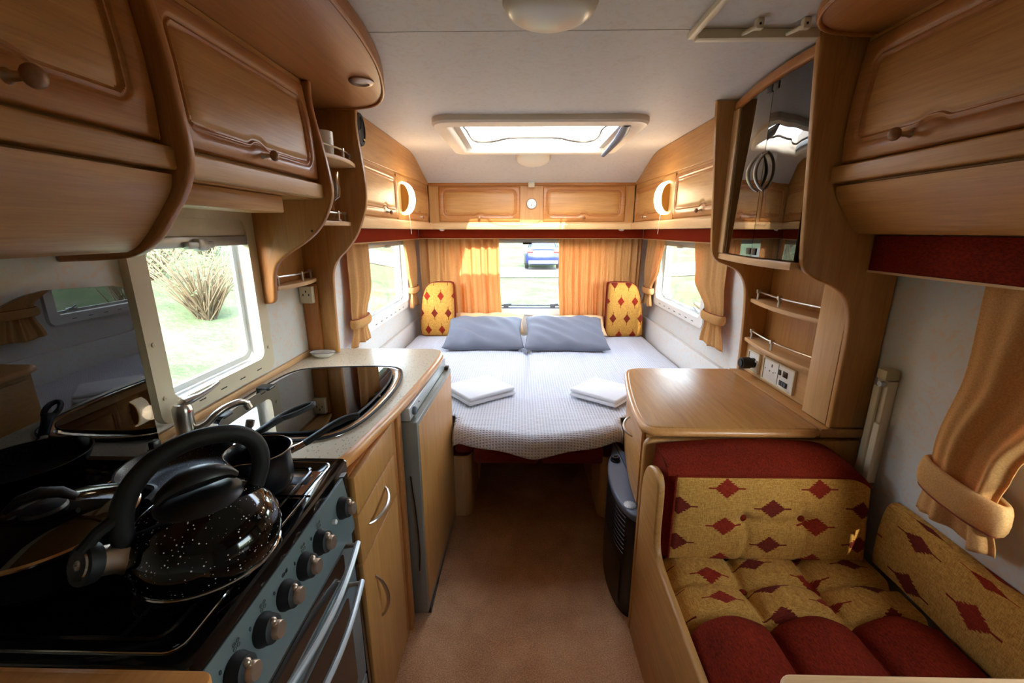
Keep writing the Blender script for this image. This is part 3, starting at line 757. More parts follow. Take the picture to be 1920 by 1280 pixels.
# mug and crystal glass on the shelves
e = thing('mug', 'white speckled mug on the top galleried shelf', 'mug', (-.70, 1.63, 1.655))
MB().lathe([(.030, .0005), (.034, .004), (.036, .03), (.037, .082), (.036, .083), (.034, .08), (.033, .02), (.02, .010), (1e-4, .009)], (-.70, 1.62, 1.655), 28).build('cup', speckled('speckled_mug', S(236, 230, 220), S(180, 150, 120), 90, .6, .25), e)
MB().tube([(-.736, 1.62, 1.725), (-.76, 1.62, 1.722), (-.768, 1.62, 1.70), (-.758, 1.62, 1.676), (-.735, 1.62, 1.67)], .005, 8).build('handle', 'ceramic', e)
e = thing('crystal_glass', 'cut crystal stem glass on the middle galleried shelf', 'glass', (-.735, 1.66, 1.436))
mb = MB(); n = 24; pr = [(.030, .0005), (.028, .004), (.006, .012), (.004, .03), (.006, .045), (.004, .055), (.006, .07), (.026, .085), (.030, .11), (.031, .15), (.033, .172), (.031, .172), (.028, .11), (.02, .09), (1e-4, .085)]
for i, (r, h) in enumerate(pr):
    for k in range(n):
        rr = r*(1+.06*(-1)**k) if 7 <= i <= 9 else r
        mb.v.append((-.70+rr*cos(2*pi*k/n), 1.655+rr*sin(2*pi*k/n), 1.4365+h))
for i in range(len(pr)-1):
    for k in range(n): mb.f.append((i*n+k, i*n+(k+1) % n, (i+1)*n+(k+1) % n, (i+1)*n+k))
mb.build('bowl_and_stem', 'crystal', e, 20)
# ceiling board with spotlight
e = thing('ceiling_board', 'curved oak board under the ceiling above the kitchen', 'board', (-.65, .8, ZB))
bp = smooth_poly([(-.378, -.3), (-.378, .6), (-.378, 1.05), (-.383, 1.20), (-.405, 1.38), (-.452, 1.575), (-.500, 1.70), (-.560, 1.768), (-.645, 1.792), (-.774, 1.80)], 2)
full = [(W0, -.3)]+bp+[(W0, 1.803)]
MB().prism(full, 'z', ZB, ZC-.001, .004).build('board', 'frame_y', e)
MB().tube([(p[0]-.004, p[1]-.004, ZB-.001) for p in bp], .0055, 8).build('edge_bead', 'frame_y', e)
e = thing('spotlight', 'round recessed spotlight in the oak ceiling board', 'spotlight', (-.498, 1.479, ZB-.012))
MB().lathe([(.038, 0), (.038, -.004), (.032, -.009), (.024, -.010), (.024, -.003)], (-.498, 1.479, ZB-.0005), 28).build('bezel', 'champagne', e)
MB().lathe([(.024, -.001), (.024, -.004), (1e-4, -.007)], (-.498, 1.479, ZB-.0005), 24).build('lens', 'opal', e)

# ================================================================ WORKTOP AND BASE UNITS (left)
ZT = .88
edge = smooth_poly([(-.424, .8985), (-.412, .935), (-.398, 1.058), (-.379, 1.195), (-.362, 1.395), (-.351, 1.566), (-.345, 1.72), (-.347, 1.815), (-.366, 1.858), (-.40, 1.868)], 2)
e = thing('worktop', 'cream speckled kitchen worktop with an oak front edge', 'worktop', (-.65, 1.38, .845))
MB().prism([(W0, .8985)]+[(p[0]-.006, p[1]) for p in edge]+[(W0, 1.868)], 'z', .846, ZT).build('top', 'worktop', e)
mb = MB(); n = len(edge)
ofs = [(-.006, ZT), (.0, ZT-.002), (.006, ZT-.008), (.009, ZT-.018), (.006, ZT-.03), (-.004, ZT-.036), (-.016, ZT-.036)]
for dx, z in ofs: mb.v += [(p[0]+dx, p[1]+(dx if i > n-8 else 0), z) for i, p in enumerate(edge)]
for k in range(len(ofs)-1):
    for i in range(n-1): mb.f.append((k*n+i, k*n+i+1, (k+1)*n+i+1, (k+1)*n+i))
mb.build('front_lip', 'lip', e, 60)
MB().box(W0, W0+.012, .90, 1.766, ZT, ZT+.022, .003).build('upstand', 'pale_y', e)
# sink with smoked glass cover
e = thing('sink', 'steel sink under a closed smoked glass lid, set into the worktop', 'sink', (-.65, 1.27, ZT))
so_ = smooth_poly([(-.800, 1.565), (-.560, 1.590), (-.475, 1.578), (-.438, 1.52), (-.414, 1.37), (-.420, 1.19), (-.440, 1.06), (-.492, .984), (-.60, .966), (-.76, .966), (-.835, 1.0), (-.868, 1.08), (-.876, 1.25), (-.876, 1.42), (-.86, 1.52)], 2, True)
cx, cy = -.65, 1.275
def inset(lp, k): return [(cx+(p[0]-cx)*(1-k/ .22), cy+(p[1]-cy)*(1-k/.31)) for p in lp]
mb = MB(); n = len(so_)
lps = [(so_, ZT+.0005), (so_, ZT+.004), (inset(so_, .006), ZT+.008), (inset(so_, .016), ZT+.008), (inset(so_, .028), ZT+.005), (inset(so_, .034), ZT+.003), (inset(so_, .045), ZT+.0015)]
for lp, z in lps: mb.v += [(p[0], p[1], z) for p in lp]
for k in range(len(lps)-1):
    for i in range(n): mb.f.append((k*n+i, k*n+(i+1) % n, (k+1)*n+(i+1) % n, (k+1)*n+i))
mb.f.append(tuple(6*n+i for i in range(n)))
mb.build('rim_and_drainer', 'chrome', e, 60)
mb = MB(); gl = inset(so_, .034)
mb.prism(gl, 'z', ZT+.010, ZT+.015, .001, 1); mb.build('glass_lid', 'lid_glass', e)
MB().tube([(p[0], p[1], ZT+.012) for p in inset(so_, .034)], .0035, 6, closed=True).build('lid_edge', 'rubber', e)
seal = inset(so_, .002); MB().tube([(p[0], p[1], ZT+.0052) for p in seal], .0045, 6, closed=True).build('rubber_seal', 'rubber', e)
for yy in (1.105, 1.325): MB().prism(rrect(-.872, -.825, yy-.022, yy+.022, .008), 'z', ZT+.008, ZT+.020, .003).build('lid_hinge', 'black', e)
m = MB(); pts = [(lerp(-.85, -.46, t), 1.30+.035*sin(pi*t), ZT+.0055) for t in [k/16 for k in range(17)]]; m.tube(pts, .004, 6); m.build('bowl_edge', 'chrome', e)
m = MB(); pts = [(lerp(-.79, -.52, t), 1.535+.01*sin(pi*t), ZT+.0055) for t in [k/10 for k in range(11)]]; m.tube(pts, .003, 6); m.build('drainer_ridge', 'chrome', e)
for k in range(4):
    MB().tube([(-.80+k*.085, 1.345, ZT+.005), (-.775+k*.082, 1.50, ZT+.005)], .002, 6).build('drainer_ridge', 'chrome', e)
# mixer tap
e = thing('mixer_tap', 'brushed steel mixer tap with lever beside the sink', 'tap', (-.866, 1.0, ZT))
MB().lathe([(.026, .0005), (.026, .006), (.0225, .010), (.0215, .055), (.0225, .066), (.022, .082), (.016, .092), (1e-4, .094)], (-.866, 1.0, ZT), 24).build('body', 'metal', e)
MB().tube([(-.873, .997, ZT+.080), (-.862, 1.006, ZT+.094), (-.848, 1.04, ZT+.098), (-.842, 1.075, ZT+.104), (-.838, 1.105, ZT+.112)], [.016, .018, .011, .008, .006], 12, flat=.7).build('lever', 'metal', e)
MB().tube(smooth_poly([(-.855, 1.003, ZT+.020), (-.825, 1.012, ZT+.024), (-.802, 1.035, ZT+.055), (-.785, 1.075, ZT+.062), (-.775, 1.100, ZT+.058), (-.772, 1.108, ZT+.046)], 2), .0095, 12).build('spout', 'metal', e)
MB().cyl((-.773, 1.107, ZT+.050), (-.770, 1.111, ZT+.034), .0115, 14).build('aerator', 'champagne', e)
MB().ell((-.8445, .995, ZT+.074), (.003, .004, .004), 10, 6).build('hot_mark', emit('red_mark', (.5, .02, .02, 1), 0, (.6, .05, .04, 1)), e)
# soap dish
e = thing('soap_dish', 'small oval white ceramic dish at the back corner of the worktop', 'dish', (-.842, 1.735, ZT))
mb = MB(); pr = [(.6, .0005), (.7, .003), (.95, .018), (1.0, .021), (.96, .0215), (.86, .012), (.55, .007), (.02, .006)]; n = 32
for r, h in pr: mb.v += [(-.842+.055*r*cos(2*pi*k/n), 1.735+.034*r*sin(2*pi*k/n), ZT+h) for k in range(n)]
for i in range(len(pr)-1):
    for k in range(n): mb.f.append((i*n+k, i*n+(k+1) % n, (i+1)*n+(k+1) % n, (i+1)*n+k))
mb.f.append(tuple(range(n))[::-1]); mb.build('bowl', 'ceramic', e, 60)
MB().tube([(-.842+.0545*cos(2*pi*k/n), 1.735+.0337*sin(2*pi*k/n), ZT+.0215) for k in range(n)], .0012, 6, closed=True).build('blue_rim', plain('blue_rim', S(92, 96, 120), .3), e)
# drawer / cupboard unit
XF = -.385
e = thing('drawer_cupboard', 'oak base unit with two drawers over a cupboard door, right of the oven', 'cabinet', (-.65, 1.08, 0))
MB().box(W0, XF-.018, .872, 1.268, .0, .844).build('carcass', 'frame_z', e)
def front(z0, z1, nm):
    return MB().box(XF-.0175, XF, .876, 1.176, z0, z1, .004).build(nm, 'oak_z', e)
d1 = front(.742, .842, 'drawer_front'); d2 = front(.602, .737, 'drawer_front'); d3 = front(.03, .597, 'door')
m = MB(); bow_handle(m, (XF-.001, .938, .672), (XF-.001, 1.075, .690), (1, 0, -.15)); m.build('handle', 'metal', d2)
m = MB(); bow_handle(m, (XF-.001, .945, .505), (XF-.001, .965, .350), (1, .1, 0)); m.build('handle', 'metal', d3)
MB().box(XF-.0175, XF-.006, 1.180, 1.222, .0, .842, .003).build('filler_post', 'frame_z', e)
MB().box(XF-.0175, XF+.004, 1.224, 1.262, .0, .842, .006).build('filler_post', 'frame_z', e)
# fridge
e = thing('fridge', 'built-in fridge with an oak panel door in a grey frame', 'fridge', (-.6, 1.56, 0))
MB().box(W0, -.39, 1.270, 1.862, .0, .844).build('cabinet_body', 'fridge_grey', e)
def fx(y): return -.335+.020*(y-1.26)/.6
def slab(y0, y1, z0, z1, back, out, nm, mat, par):
    mb = MB(); b = bmesh.new()
    vs = [b.verts.new(p) for p in ((back, y0, z0), (fx(y0)+out, y0, z0), (fx(y1)+out, y1, z0), (back, y1, z0), (back, y0, z1), (fx(y0)+out, y0, z1), (fx(y1)+out, y1, z1), (back, y1, z1))]
    for q in ((0, 3, 2, 1), (4, 5, 6, 7), (0, 1, 5, 4), (1, 2, 6, 5), (2, 3, 7, 6), (3, 0, 4, 7)): b.faces.new([vs[i] for i in q])
    bmesh.ops.bevel(b, geom=b.edges[:], offset=.003, segments=2, profile=.5, affect='EDGES')
    return mb.bm(b).build(nm, mat, par)
d = slab(1.272, 1.845, .03, .796, -.389, 0, 'door', 'fridge_grey', e)
slab(1.288, 1.835, .062, .780, -.36, .002, 'door_panel', 'oak_z', d)
MB().box(-.37, -.33, 1.30, 1.75, .002, .028).build('plinth', 'black', e)
m = MB().tube([(-.3665, 1.2705, .60), (-.357, 1.2690, .48), (-.352, 1.2688, .38), (-.351, 1.2690, .29), (-.356, 1.2700, .22)], .0022, 6); m.build('grip_line', 'dark_metal', d)
c = slab(1.275, 1.845, .799, .843, -.389, -.022, 'control_panel', 'silver', e)
mb = MB().lathe([(.014, 0), (.014, .009), (.010, .013), (1e-4, .013)], (fx(1.31)-.0225, 1.315, .820), 16, Matrix.Rotation(pi/2, 3, 'Y')); mb.build('dial', 'grey_plastic', c)
MB().lathe([(.003, 0), (.003, .003), (1e-4, .003)], (fx(1.38)-.0225, 1.385, .824), 10, Matrix.Rotation(pi/2, 3, 'Y')).build('indicator', 'black', c)
MB().box(-.345, -.322, 1.815, 1.845, .797, .810, .003).build('door_latch', 'dark_metal', e)

# ================================================================ COOKER
YC0, YC1 = .392, .870; XH = -.402
e = thing('cooker', 'black gas cooker with grey-green control panel, grill and oven doors', 'cooker', (-.65, .63, 0))
MB().box(W0, -.42, YC0+.004, YC1-.002, .0, .862).build('body', 'gloss_black', e)
# hob tray with raised lip
mb = MB(); o = rrect(W0, XH, YC0, YC1+.022, .012, 3); i = rrect(W0+.05, XH-.028, YC0+.022, YC1-.002, .02, 3); i2 = rrect(W0+.055, XH-.045, YC0+.034, YC1-.014, .03, 3)
lps = [(o, .858), (o, .882), (rrect(W0+.004, XH-.004, YC0+.004, YC1+.018, .01, 3), .886), (i, .886), (i2, .872)]; n = len(o)
for lp, z in lps: mb.v += [(p[0], p[1], z) for p in lp]
for k in range(len(lps)-1):
    for j in range(n): mb.f.append((k*n+j, k*n+(j+1) % n, (k+1)*n+(j+1) % n, (k+1)*n+j))
mb.f.append(tuple(4*n+j for j in range(n))); mb.build('hob_top', 'gloss_black', e, 40)
m = MB(); rp = rrect(W0+.052, XH-.0265, YC0+.0205, YC1-.0005, .02, 4)
MB().tube([(p[0], p[1], .8862) for p in rp], .0014, 6, closed=True).build('lip_trim', 'chrome', e)
# pan supports
ZS = .8845
def support(y0, y1):
    pl = rrect(W0+.09, XH-.060, y0, y1, .02, 4); s = MB().tube([(p[0], p[1], ZS) for p in pl], .0035, 6, closed=True)
    for xx in (-.74, -.52):
        for dx, dy in ((1, 0), (-1, 0), (0, 1), (0, -1)):
            ym = (y0+y1)/2; s.tube([(xx+dx*.02, ym+dy*.02, ZS+.001), (xx+dx*.10, ym+dy*min(.1, (y1-y0)/2), ZS+.001)], .003, 6)
    s.build('pan_support', 'gloss_black', e)
support(YC0+.040, .622); support(.634, YC1-.02)
for (xx, yy, r) in ((-.74, .53, .032), (-.52, .53, .044), (-.74, .755, .044), (-.52, .755, .028)):
    MB().lathe([(r*1.3, 0), (r*1.3, .003), (r, .004), (r, .008), (r*.3, .0095), (1e-4, .0095)], (xx, yy, .8722), 24).build('burner', 'black', e)
MB().box(-.510, -.442, .742, .842, .8790, .8805, .0005).build('steel_plate', plain('worn_steel', S(176, 148, 128), .22, .9), e)
m = MB().box(-.508, -.45, .790, .818, .8806, .8815, .0003); m.build('plate_mark', plain('dark_stain', S(44, 50, 66), .4), e)
# glass lid standing against the wall
gp = smooth_poly([(.30, 1.20), (.52, 1.235), (.66, 1.258), (.725, 1.288), (.77, 1.294)], 2)+[(.905, 1.286), (.925, 1.280), (.931, 1.262), (.931, .898), (.30, .898)]
g = MB().prism(gp, 'x', -.884, -.879).build('glass_lid', 'grey_glass', e)
MB().box(-.892, -.872, .905, .928, .884, .912, .003).build('lid_hinge', 'black', e); MB().box(-.892, -.872, .44, .463, .884, .912, .003).build('lid_hinge', 'black', e)
# control fascia
XO = -.390
MB().prism([(XH+.002, .858), (XO+.006, .742), (XO+.006, .728), (-.419, .728), (-.419, .858)], 'y', YC0+.014, YC1-.018, .002, 1).build('control_panel', 'oven', e)
MB().prism([(XH+.004, .860), (XO+.001, .01), (-.419, .01), (-.419, .860)], 'y', YC1-.0175, YC1+.0015).build('side_trim', 'gloss_black', e)
MB().prism([(XH+.004, .860), (XO+.001, .01), (-.419, .01), (-.419, .860)], 'y', YC0, YC0+.0135).build('side_trim', 'gloss_black', e)
ctl = []
fn = Vector((1, 0, .12)).normalized(); R3 = fn.to_track_quat('Z', 'Y').to_matrix()
for yy in (.452, .516, .580, .644, .706, .813):
    p = Vector((XO-.003, yy, .808)); k = MB().lathe([(.0245, 0), (.0245, .004), (.022, .010), (.0205, .018), (.017, .0195), (1e-4, .0195)], p, 28, R3).build('knob', 'rubber', e)
    up = R3 @ Vector((0, 1, 0)); up = Vector((-.12, 0, 1)).normalized()
    MB().lathe([(.0135, 0), (.0135, .010), (.012, .0125), (1e-4, .013)], p+fn*.016-up*.004+Vector((0, .002, 0)), 20, R3).build('knob_face', 'champagne', k)
    MB().ell(p+fn*.020+up*.014, (.006, .006, .006), 12, 8).build('knob_pointer', 'champagne', k)
MB().lathe([(.005, 0), (.005, .008), (1e-4, .010)], Vector((XO-.003, .768, .806)), 12, R3).build('ignition_button', 'white', e)
def txt(body, y, z, size, x, par):
    cu = bpy.data.curves.new('t', 'FONT'); cu.body = body; cu.size = size; cu.extrude = .0003; cu.align_x = 'CENTER'
    ob = bpy.data.objects.new('t', cu); COL.objects.link(ob)
    dg = bpy.context.evaluated_depsgraph_get(); me = bpy.data.meshes.new_from_object(ob.evaluated_get(dg))
    bpy.data.objects.remove(ob, do_unlink=True)
    M = Matrix(((0, 0, 1), (1, 0, 0), (0, 1, 0)))     # text x -> +y, up -> +z, facing +x
    m = MB(); m.add([tuple(M @ v.co+Vector((x, y, z))) for v in me.vertices], [tuple(p.vertices) for p in me.polygons]); m.build('lettering', 'black', par, normals=False)
for yy in (.452, .516, .580, .644, .706): txt('0', yy-.021, .829, .010, XO-.0055, e)
txt('Grill', .594, .836, .010, XO-.0065, e)
for yy in (.466, .530, .656, .718):
    m = MB()
    for dy, dz in ((-.004, 0), (.004, 0), (-.004, .008), (.004, .008)): m.tube([(XO-.0063, yy+dy+.0028*cos(2*pi*k/10), .834+dz+.0028*sin(2*pi*k/10)) for k in range(10)], .0006, 4, closed=True)
    m.build('burner_symbol', 'black', e)
# grill door, oven door, lower drawer, each with a bar handle
def oven_door(z0, z1, win, nm, hz):
    x = XO-.002
    d = MB().box(-.419, x, YC0+.016, YC1-.020, z0, z1, .004).build(nm, 'oven', e)
    if win: MB().prism(rrect(YC0+.055, YC1-.075, win[0], win[1], .012), 'x', x-.002, x+.0012).build('door_window', plain('dark_oven_glass', S(40, 30, 24), .08), d)
    h0, h1 = YC0+.045, YC1-.062; pts = []
    for k in range(17):
        t = k/16; pts.append((x+.030+.020*sin(pi*t), lerp(h0, h1, t), hz+.006))
    h = MB().tube(pts, .0065, 10).build('handle', 'silver', d)
    for yy in (h0+.006, h1-.006): MB().cyl((x-.001, yy, hz), (x+.030, yy, hz+.006), .005, 10).build('handle_post', 'champagne', h)
oven_door(.648, .722, (.660, .708), 'grill_door', .716)
oven_door(.300, .640, (.34, .59), 'oven_door', .612)
oven_door(.03, .292, None, 'storage_door', .262)
# worktop beside the cooker, at the viewer's side
e = thing('near_worktop', 'short worktop with a beech edge in front of the hob, nearest the viewer', 'worktop', (-.65, .14, .85))
MB().box(W0, -.372, -.10, .378, .846, .884).build('top', 'worktop', e)
MB().prism(rrect(W0+.002, -.362, .366, .3905, [.016, .003, 0, 0], 5), 'z', .846, .890, .004, 2).build('front_lip', 'lip', e)
e = thing('near_cupboard', 'oak cupboard below the worktop nearest the viewer', 'cabinet', (-.65, .14, 0))
MB().box(W0, -.405, -.10, .388, 0, .844).build('carcass', 'frame_z', e)
MB().box(-.404, -.386, -.095, .384, .03, .838, .004).build('door', 'oak_z', e)
# ================================================================ PANS ON THE HOB
ZP = ZS+.0042
def pan_body(c, prof, n=40): return MB().lathe(prof, c, n)
# kettle
KC = Vector((-.497, .573, ZP)); KS = .89
e = thing('kettle', 'shiny black speckled whistling kettle on the front burner', 'kettle', KC)
MB().lathe([(.094, .0005), (.104, .003), (.107, .008), (.110, .013), (.116, .03), (.118, .048), (.115, .068), (.106, .088), (.09, .106), (.068, .121), (.048, .129), (.03, .131)], KC, 56, Matrix.Scale(KS, 3)).build('body', 'kettle', e, 60)
MB().lathe([(.109, .0065), (.1115, .009), (.1125, .013), (.111, .0145)], KC, 56, Matrix.Scale(KS, 3)).build('base_ring', 'chrome', e)
b = MB().lathe([(.066, .119), (.066, .124), (.06, .131), (.04, .139), (.012, .142), (1e-4, .142)], KC, 40, Matrix.Scale(KS, 3)).build('lid', 'black', e)
kd = Vector((-.62, -.78, 0)).normalized(); ks = Vector((-kd.y, kd.x, 0))   # spout direction
def KP(a, s_, z): return KC+(kd*a+ks*s_+Vector((0, 0, z)))*KS
mb = MB(); pts = [KP(lerp(-.058, .058, t), 0, .141+.022*sin(pi*t)**.6) for t in [k/12 for k in range(13)]]
mb.tube(pts, [.008+.013*sin(pi*k/12) for k in range(13)], 12, flat=.8); mb.build('lid_grip', 'black', b)
mb = MB(); arc = smooth_poly([tuple(KP(-.086, 0, .104)), tuple(KP(-.106, 0, .150)), tuple(KP(-.098, 0, .198)), tuple(KP(-.060, 0, .226)), tuple(KP(0, 0, .234)), tuple(KP(.055, 0, .216)), tuple(KP(.094, 0, .172)), tuple(KP(.106, 0, .122)), tuple(KP(.104, 0, .088))], 3)
mb.tube(arc, .0142, 14, flat=.8, upv=tuple(ks)); mb.build('handle', 'rubber', e, 180)
for t in (.35, .62): 
    p = Vector(arc[int(len(arc)*t)]); MB().ell(p+Vector((0, 0, .006)), (.008, .004, .008), 10, 6).build('handle_slot', 'gloss_black', e)
sp = MB().tube([tuple(KP(.095, 0, .066)), tuple(KP(.118, 0, .078)), tuple(KP(.148, 0, .088))], [.026, .0205, .0195], 20).build('spout', 'champagne', e)
MB().tube([tuple(KP(.100, 0, .068)), tuple(KP(.106, 0, .071))], .0275, 20).build('spout_collar', 'chrome', sp)
d_ = Vector((-.30, -.86, .42)).normalized(); Rs = d_.to_track_quat('Z', 'Y').to_matrix()
w_ = MB().lathe([(.019, -.012), (.026, -.010), (.0275, 0), (.0265, .006), (.0205, .007)], KP(.152, 0, .0895), 24, Rs).build('whistle_cap', 'rubber', e)
MB().lathe([(.0215, .004), (.019, .009), (.007, .0085), (.0065, .005), (1e-4, .005)], KP(.152, 0, .0895), 24, Rs).build('whistle_disc', 'chrome', w_)
MB().tube([tuple(KP(.150, 0, .112)), tuple(KP(.130, 0, .132)), tuple(KP(.108, 0, .142))], [.009, .008, .010], 10).build('whistle_arm', 'rubber', w_)
# milk pan
C2 = Vector((-.526, .768, ZP))
e = thing('milk_pan', 'small black milk pan with a pouring lip, beside the worktop', 'saucepan', C2)
mb = MB(); pr = [(.042, .0005), (.052, .004), (.057, .016), (.058, .035), (.056, .055), (.055, .075), (.0595, .084), (.0605, .086), (.059, .087), (.054, .078), (.054, .03), (.05, .008), (.02, .005), (1e-4, .005)]; n = 48
la = radians(-105)
for i, (r, h) in enumerate(pr):
    for k in range(n):
        a = 2*pi*k/n; da = (a-la+pi) % (2*pi)-pi; kk = exp(-(da/.16)**2)*(1 if 6 <= i <= 8 else .4 if i in (5, 9) else 0)
        mb.v.append((C2.x+(r+.007*kk)*cos(a), C2.y+(r+.007*kk)*sin(a), C2.z+h-.004*kk*(i in (6, 7, 8))))
for i in range(len(pr)-1):
    for k in range(n): mb.f.append((i*n+k, i*n+(k+1) % n, (i+1)*n+(k+1) % n, (i+1)*n+k))
mb.f.append(tuple(range(n))[::-1]); mb.build('pot', 'nonstick', e, 60)
rim = []
for k in range(n):
    a = 2*pi*k/n; da = (a-la+pi) % (2*pi)-pi; kk = exp(-(da/.16)**2); rim.append((C2.x+(.0605+.007*kk)*cos(a), C2.y+(.0605+.007*kk)*sin(a), C2.z+.0862-.004*kk))
MB().tube(rim, .0013, 6, closed=True).build('rim', 'chrome', e)
hd = Vector((.80, .60, 0)).normalized()
def HP(a, z): return C2+hd*a+Vector((0, 0, z))
MB().tube([HP(.056, .066), HP(.075, .070), HP(.092, .076)], [.010, .009, .008], 10, flat=.7).build('handle_ferrule', 'chrome', e)
MB().tube(smooth_poly([tuple(HP(.084, .073)), tuple(HP(.11, .084)), tuple(HP(.145, .100)), tuple(HP(.175, .108)), tuple(HP(.200, .107))], 2), .0095, 12, flat=.7).build('handle', 'rubber', e, 180)
# frying pan
C3 = Vector((-.712, .792, ZP))
e = thing('frying_pan', 'speckled black frying pan on the back burner behind the kettle', 'frying pan', C3)
MB().lathe([(.075, .0005), (.084, .003), (.099, .026), (.106, .043), (.108, .0445), (.104, .0445), (.095, .026), (.08, .008), (.05, .006), (1e-4, .006)], C3, 56).build('pan', 'pan_speckle', e, 60)
hd3 = Vector((.60, .80, 0)).normalized()
MB().tube([C3+hd3*.100+Vector((0, 0, .034)), C3+hd3*.135+Vector((0, 0, .042))], [.011, .010], 10, flat=.6).build('handle_ferrule', 'chrome', e)
p0 = C3+hd3*.130+Vector((0, 0, .041)); p1 = C3+hd3*.205+Vector((0, 0, .066)); p2 = C3+hd3*.290+Vector((0, 0, .076)); sd = Vector((-hd3.y, hd3.x, 0))
lp = [tuple(p1.lerp(p2, .5)+(p2-p1)*.52*cos(2*pi*k/20)+sd*.0135*sin(2*pi*k/20)) for k in range(20)]
m = MB().tube([p0, p0.lerp(p1, .6), p1+(p2-p1)*.04], [.010, .011, .0135], 10, flat=.7); m.tube(lp, .0065, 8, closed=True); m.build('handle', 'rubber', e, 180)
# lidded pan
C4 = Vector((-.745, .568, ZP))
e = thing('lidded_pan', 'black pan with a glass lid on the back burner, at the picture edge', 'saucepan', C4)
C4b = C4
MB().lathe([(.088, .0005), (.098, .003), (.104, .03), (.107, .056), (.109, .058), (.105, .058), (.101, .03), (.09, .007), (1e-4, .006)], C4b, 48).build('pot', 'nonstick', e, 60)
l = MB().lathe([(.1085, .060), (.1105, .0615), (.1105, .064), (.107, .0655), (.08, .076), (.045, .084), (.022, .087), (1e-4, .088)], C4b, 48, None, False).build('glass_lid', 'pan_glass', e, 60)
MB().lathe([(.107, .059), (.1118, .0595), (.1122, .063), (.1085, .0655)], C4b, 48, None, False).build('lid_rim', 'chrome', l)
MB().lathe([(.024, .085), (.028, .089), (.026, .094), (.012, .097), (1e-4, .098)], C4b, 24).build('knob_base', 'black', l)
MB().tube([C4b+Vector((-.035, -.02, .098)), C4b+Vector((-.02, -.012, .112)), C4b+Vector((0, 0, .118)), C4b+Vector((.02, .012, .112)), C4b+Vector((.035, .02, .098))], [.007, .011, .012, .011, .007], 12, flat=.7).build('lid_handle', 'rubber', l)
MB().tube(smooth_poly([tuple(C4b+Vector((.04, .098, .050))), tuple(C4b+Vector((.05, .118, .054))), tuple(C4b+Vector((.085, .108, .054))), tuple(C4b+Vector((.088, .078, .050)))], 2), .006, 8).build('side_handle', 'rubber', e)
# ================================================================ RIGHT SIDE: TALL UNIT
E0 = XR-.002
e = thing('display_cabinet', 'tall oak unit with smoked glass doors over open galleried shelves', 'cabinet', (.93, 1.55, .80))
PR = smooth_poly([(.752, ZC-.002), (.757, 1.80), (.776, 1.60), (.796, 1.36), (.801, 1.312), (.812, 1.288), (.846, 1.266), (.903, 1.246), (.945, 1.214), (.966, 1.16), (.971, 1.08), (.971, .90), (.971, .802)], 2)
MB().prism(PR+[(E0, .802), (E0, ZC-.002)], 'y', 1.244, 1.268, .007, 3).build('end_panel', 'oak_z', e)
PQ = smooth_poly([(.755, ZC-.002), (.760, 1.80), (.780, 1.56), (.797, 1.35), (.803, 1.305), (.826, 1.276), (.870, 1.260), (.920, 1.238), (.955, 1.19), (.968, 1.12), (.976, .95), (.978, .802)], 2)
MB().prism(PQ+[(E0, .802), (E0, ZC-.002)], 'y', 1.838, 1.860, .006, 2).build('end_panel', 'oak_z', e)
MB().box(E0-.010, E0, 1.270, 1.836, .802, ZC-.003).build('back_panel', 'oak_z', e)
MB().box(.972, E0-.011, 1.269, 1.385, .802, 1.235, .002).build('side_column', 'pale_z', e)
def gx(y): return interp(y, [(1.268, .792), (1.33, .786), (1.42, .783), (1.50, .787), (1.60, .797), (1.70, .811), (1.79, .828), (1.84, .838)])
def bowed(z0, z1, back, out, nm, mat, y0=1.268, y1=1.838, bev=.003):
    ys = [lerp(y0, y1, k/16) for k in range(17)]
    return MB().prism([(back, y0)]+[(gx(y)+out, y) for y in ys]+[(back, y1)], 'z', z0, z1, bev).build(nm, mat, e)
bowed(1.288, 1.312, E0-.011, -.010, 'bottom_board', 'pale_y', bev=.006)
bowed(1.850, 1.880, E0-.011, -.010, 'top_board', 'frame_y', bev=.006)
bowed(1.58, 1.592, E0-.011, .06, 'inner_shelf', 'oak_y', bev=.001)
MB().box(.822, .850, 1.790, 1.837, 1.313, 1.849, .004).build('door_post', 'pale_z', e)
MB().box(1.03, E0-.011, 1.30, 1.80, 1.313, 1.57).build('inner_back', 'oak_z', e)
def gdoor(y0, y1, hy, sd):
    mb = MB(); ys = [lerp(y0, y1, k/10) for k in range(11)]
    o = [(gx(y), y) for y in ys]; i = [(gx(y)+.005, y) for y in ys[::-1]]
    d = mb.prism(o+i, 'z', 1.316, 1.846).build('glass_door', 'smoked', e)
    h = MB(); bow_handle(h, (gx(hy), hy, 1.528), (gx(hy), hy, 1.645), (-1, sd*.55, 0), .005, .030); h.build('handle', 'metal', d)
    for zz in (1.322, 1.822): MB().box(gx(hy)-.004, gx(hy)+.009, hy-.014, hy+.014, zz, zz+.022, .002).build('glass_clip', 'black', d)
gdoor(1.272, 1.4985, 1.482, .2); gdoor(1.5015, 1.788, 1.520, 1)
def shelf_r(z, xf):
    y0, y1 = 1.386, 1.837; n = 12
    fr = [(xf-.030*sin(pi*(.12+.88*k/n))**1.0, lerp(y0, y1, k/n)) for k in range(n+1)]
    s = MB().prism([(E0-.011, y0)]+fr+[(E0-.011, y1)], 'z', z-.018, z, .005).build('shelf', 'pale_y', e)
    MB().tube([(p[0]+.016, p[1], z+.034) for p in fr[:-1]], .0035, 8).build('gallery_rail', 'metal', s)
    for k in (6, 11):
        p = fr[k]; q = MB(); q.cyl((p[0]+.016, p[1], z-.001), (p[0]+.016, p[1], z+.038), .0045, 8); q.box(p[0]+.008, p[0]+.024, p[1]-.006, p[1]+.006, z+.026, z+.042, .002); q.build('gallery_post', 'metal', s)
shelf_r(1.122, .988); shelf_r(.952, .985)
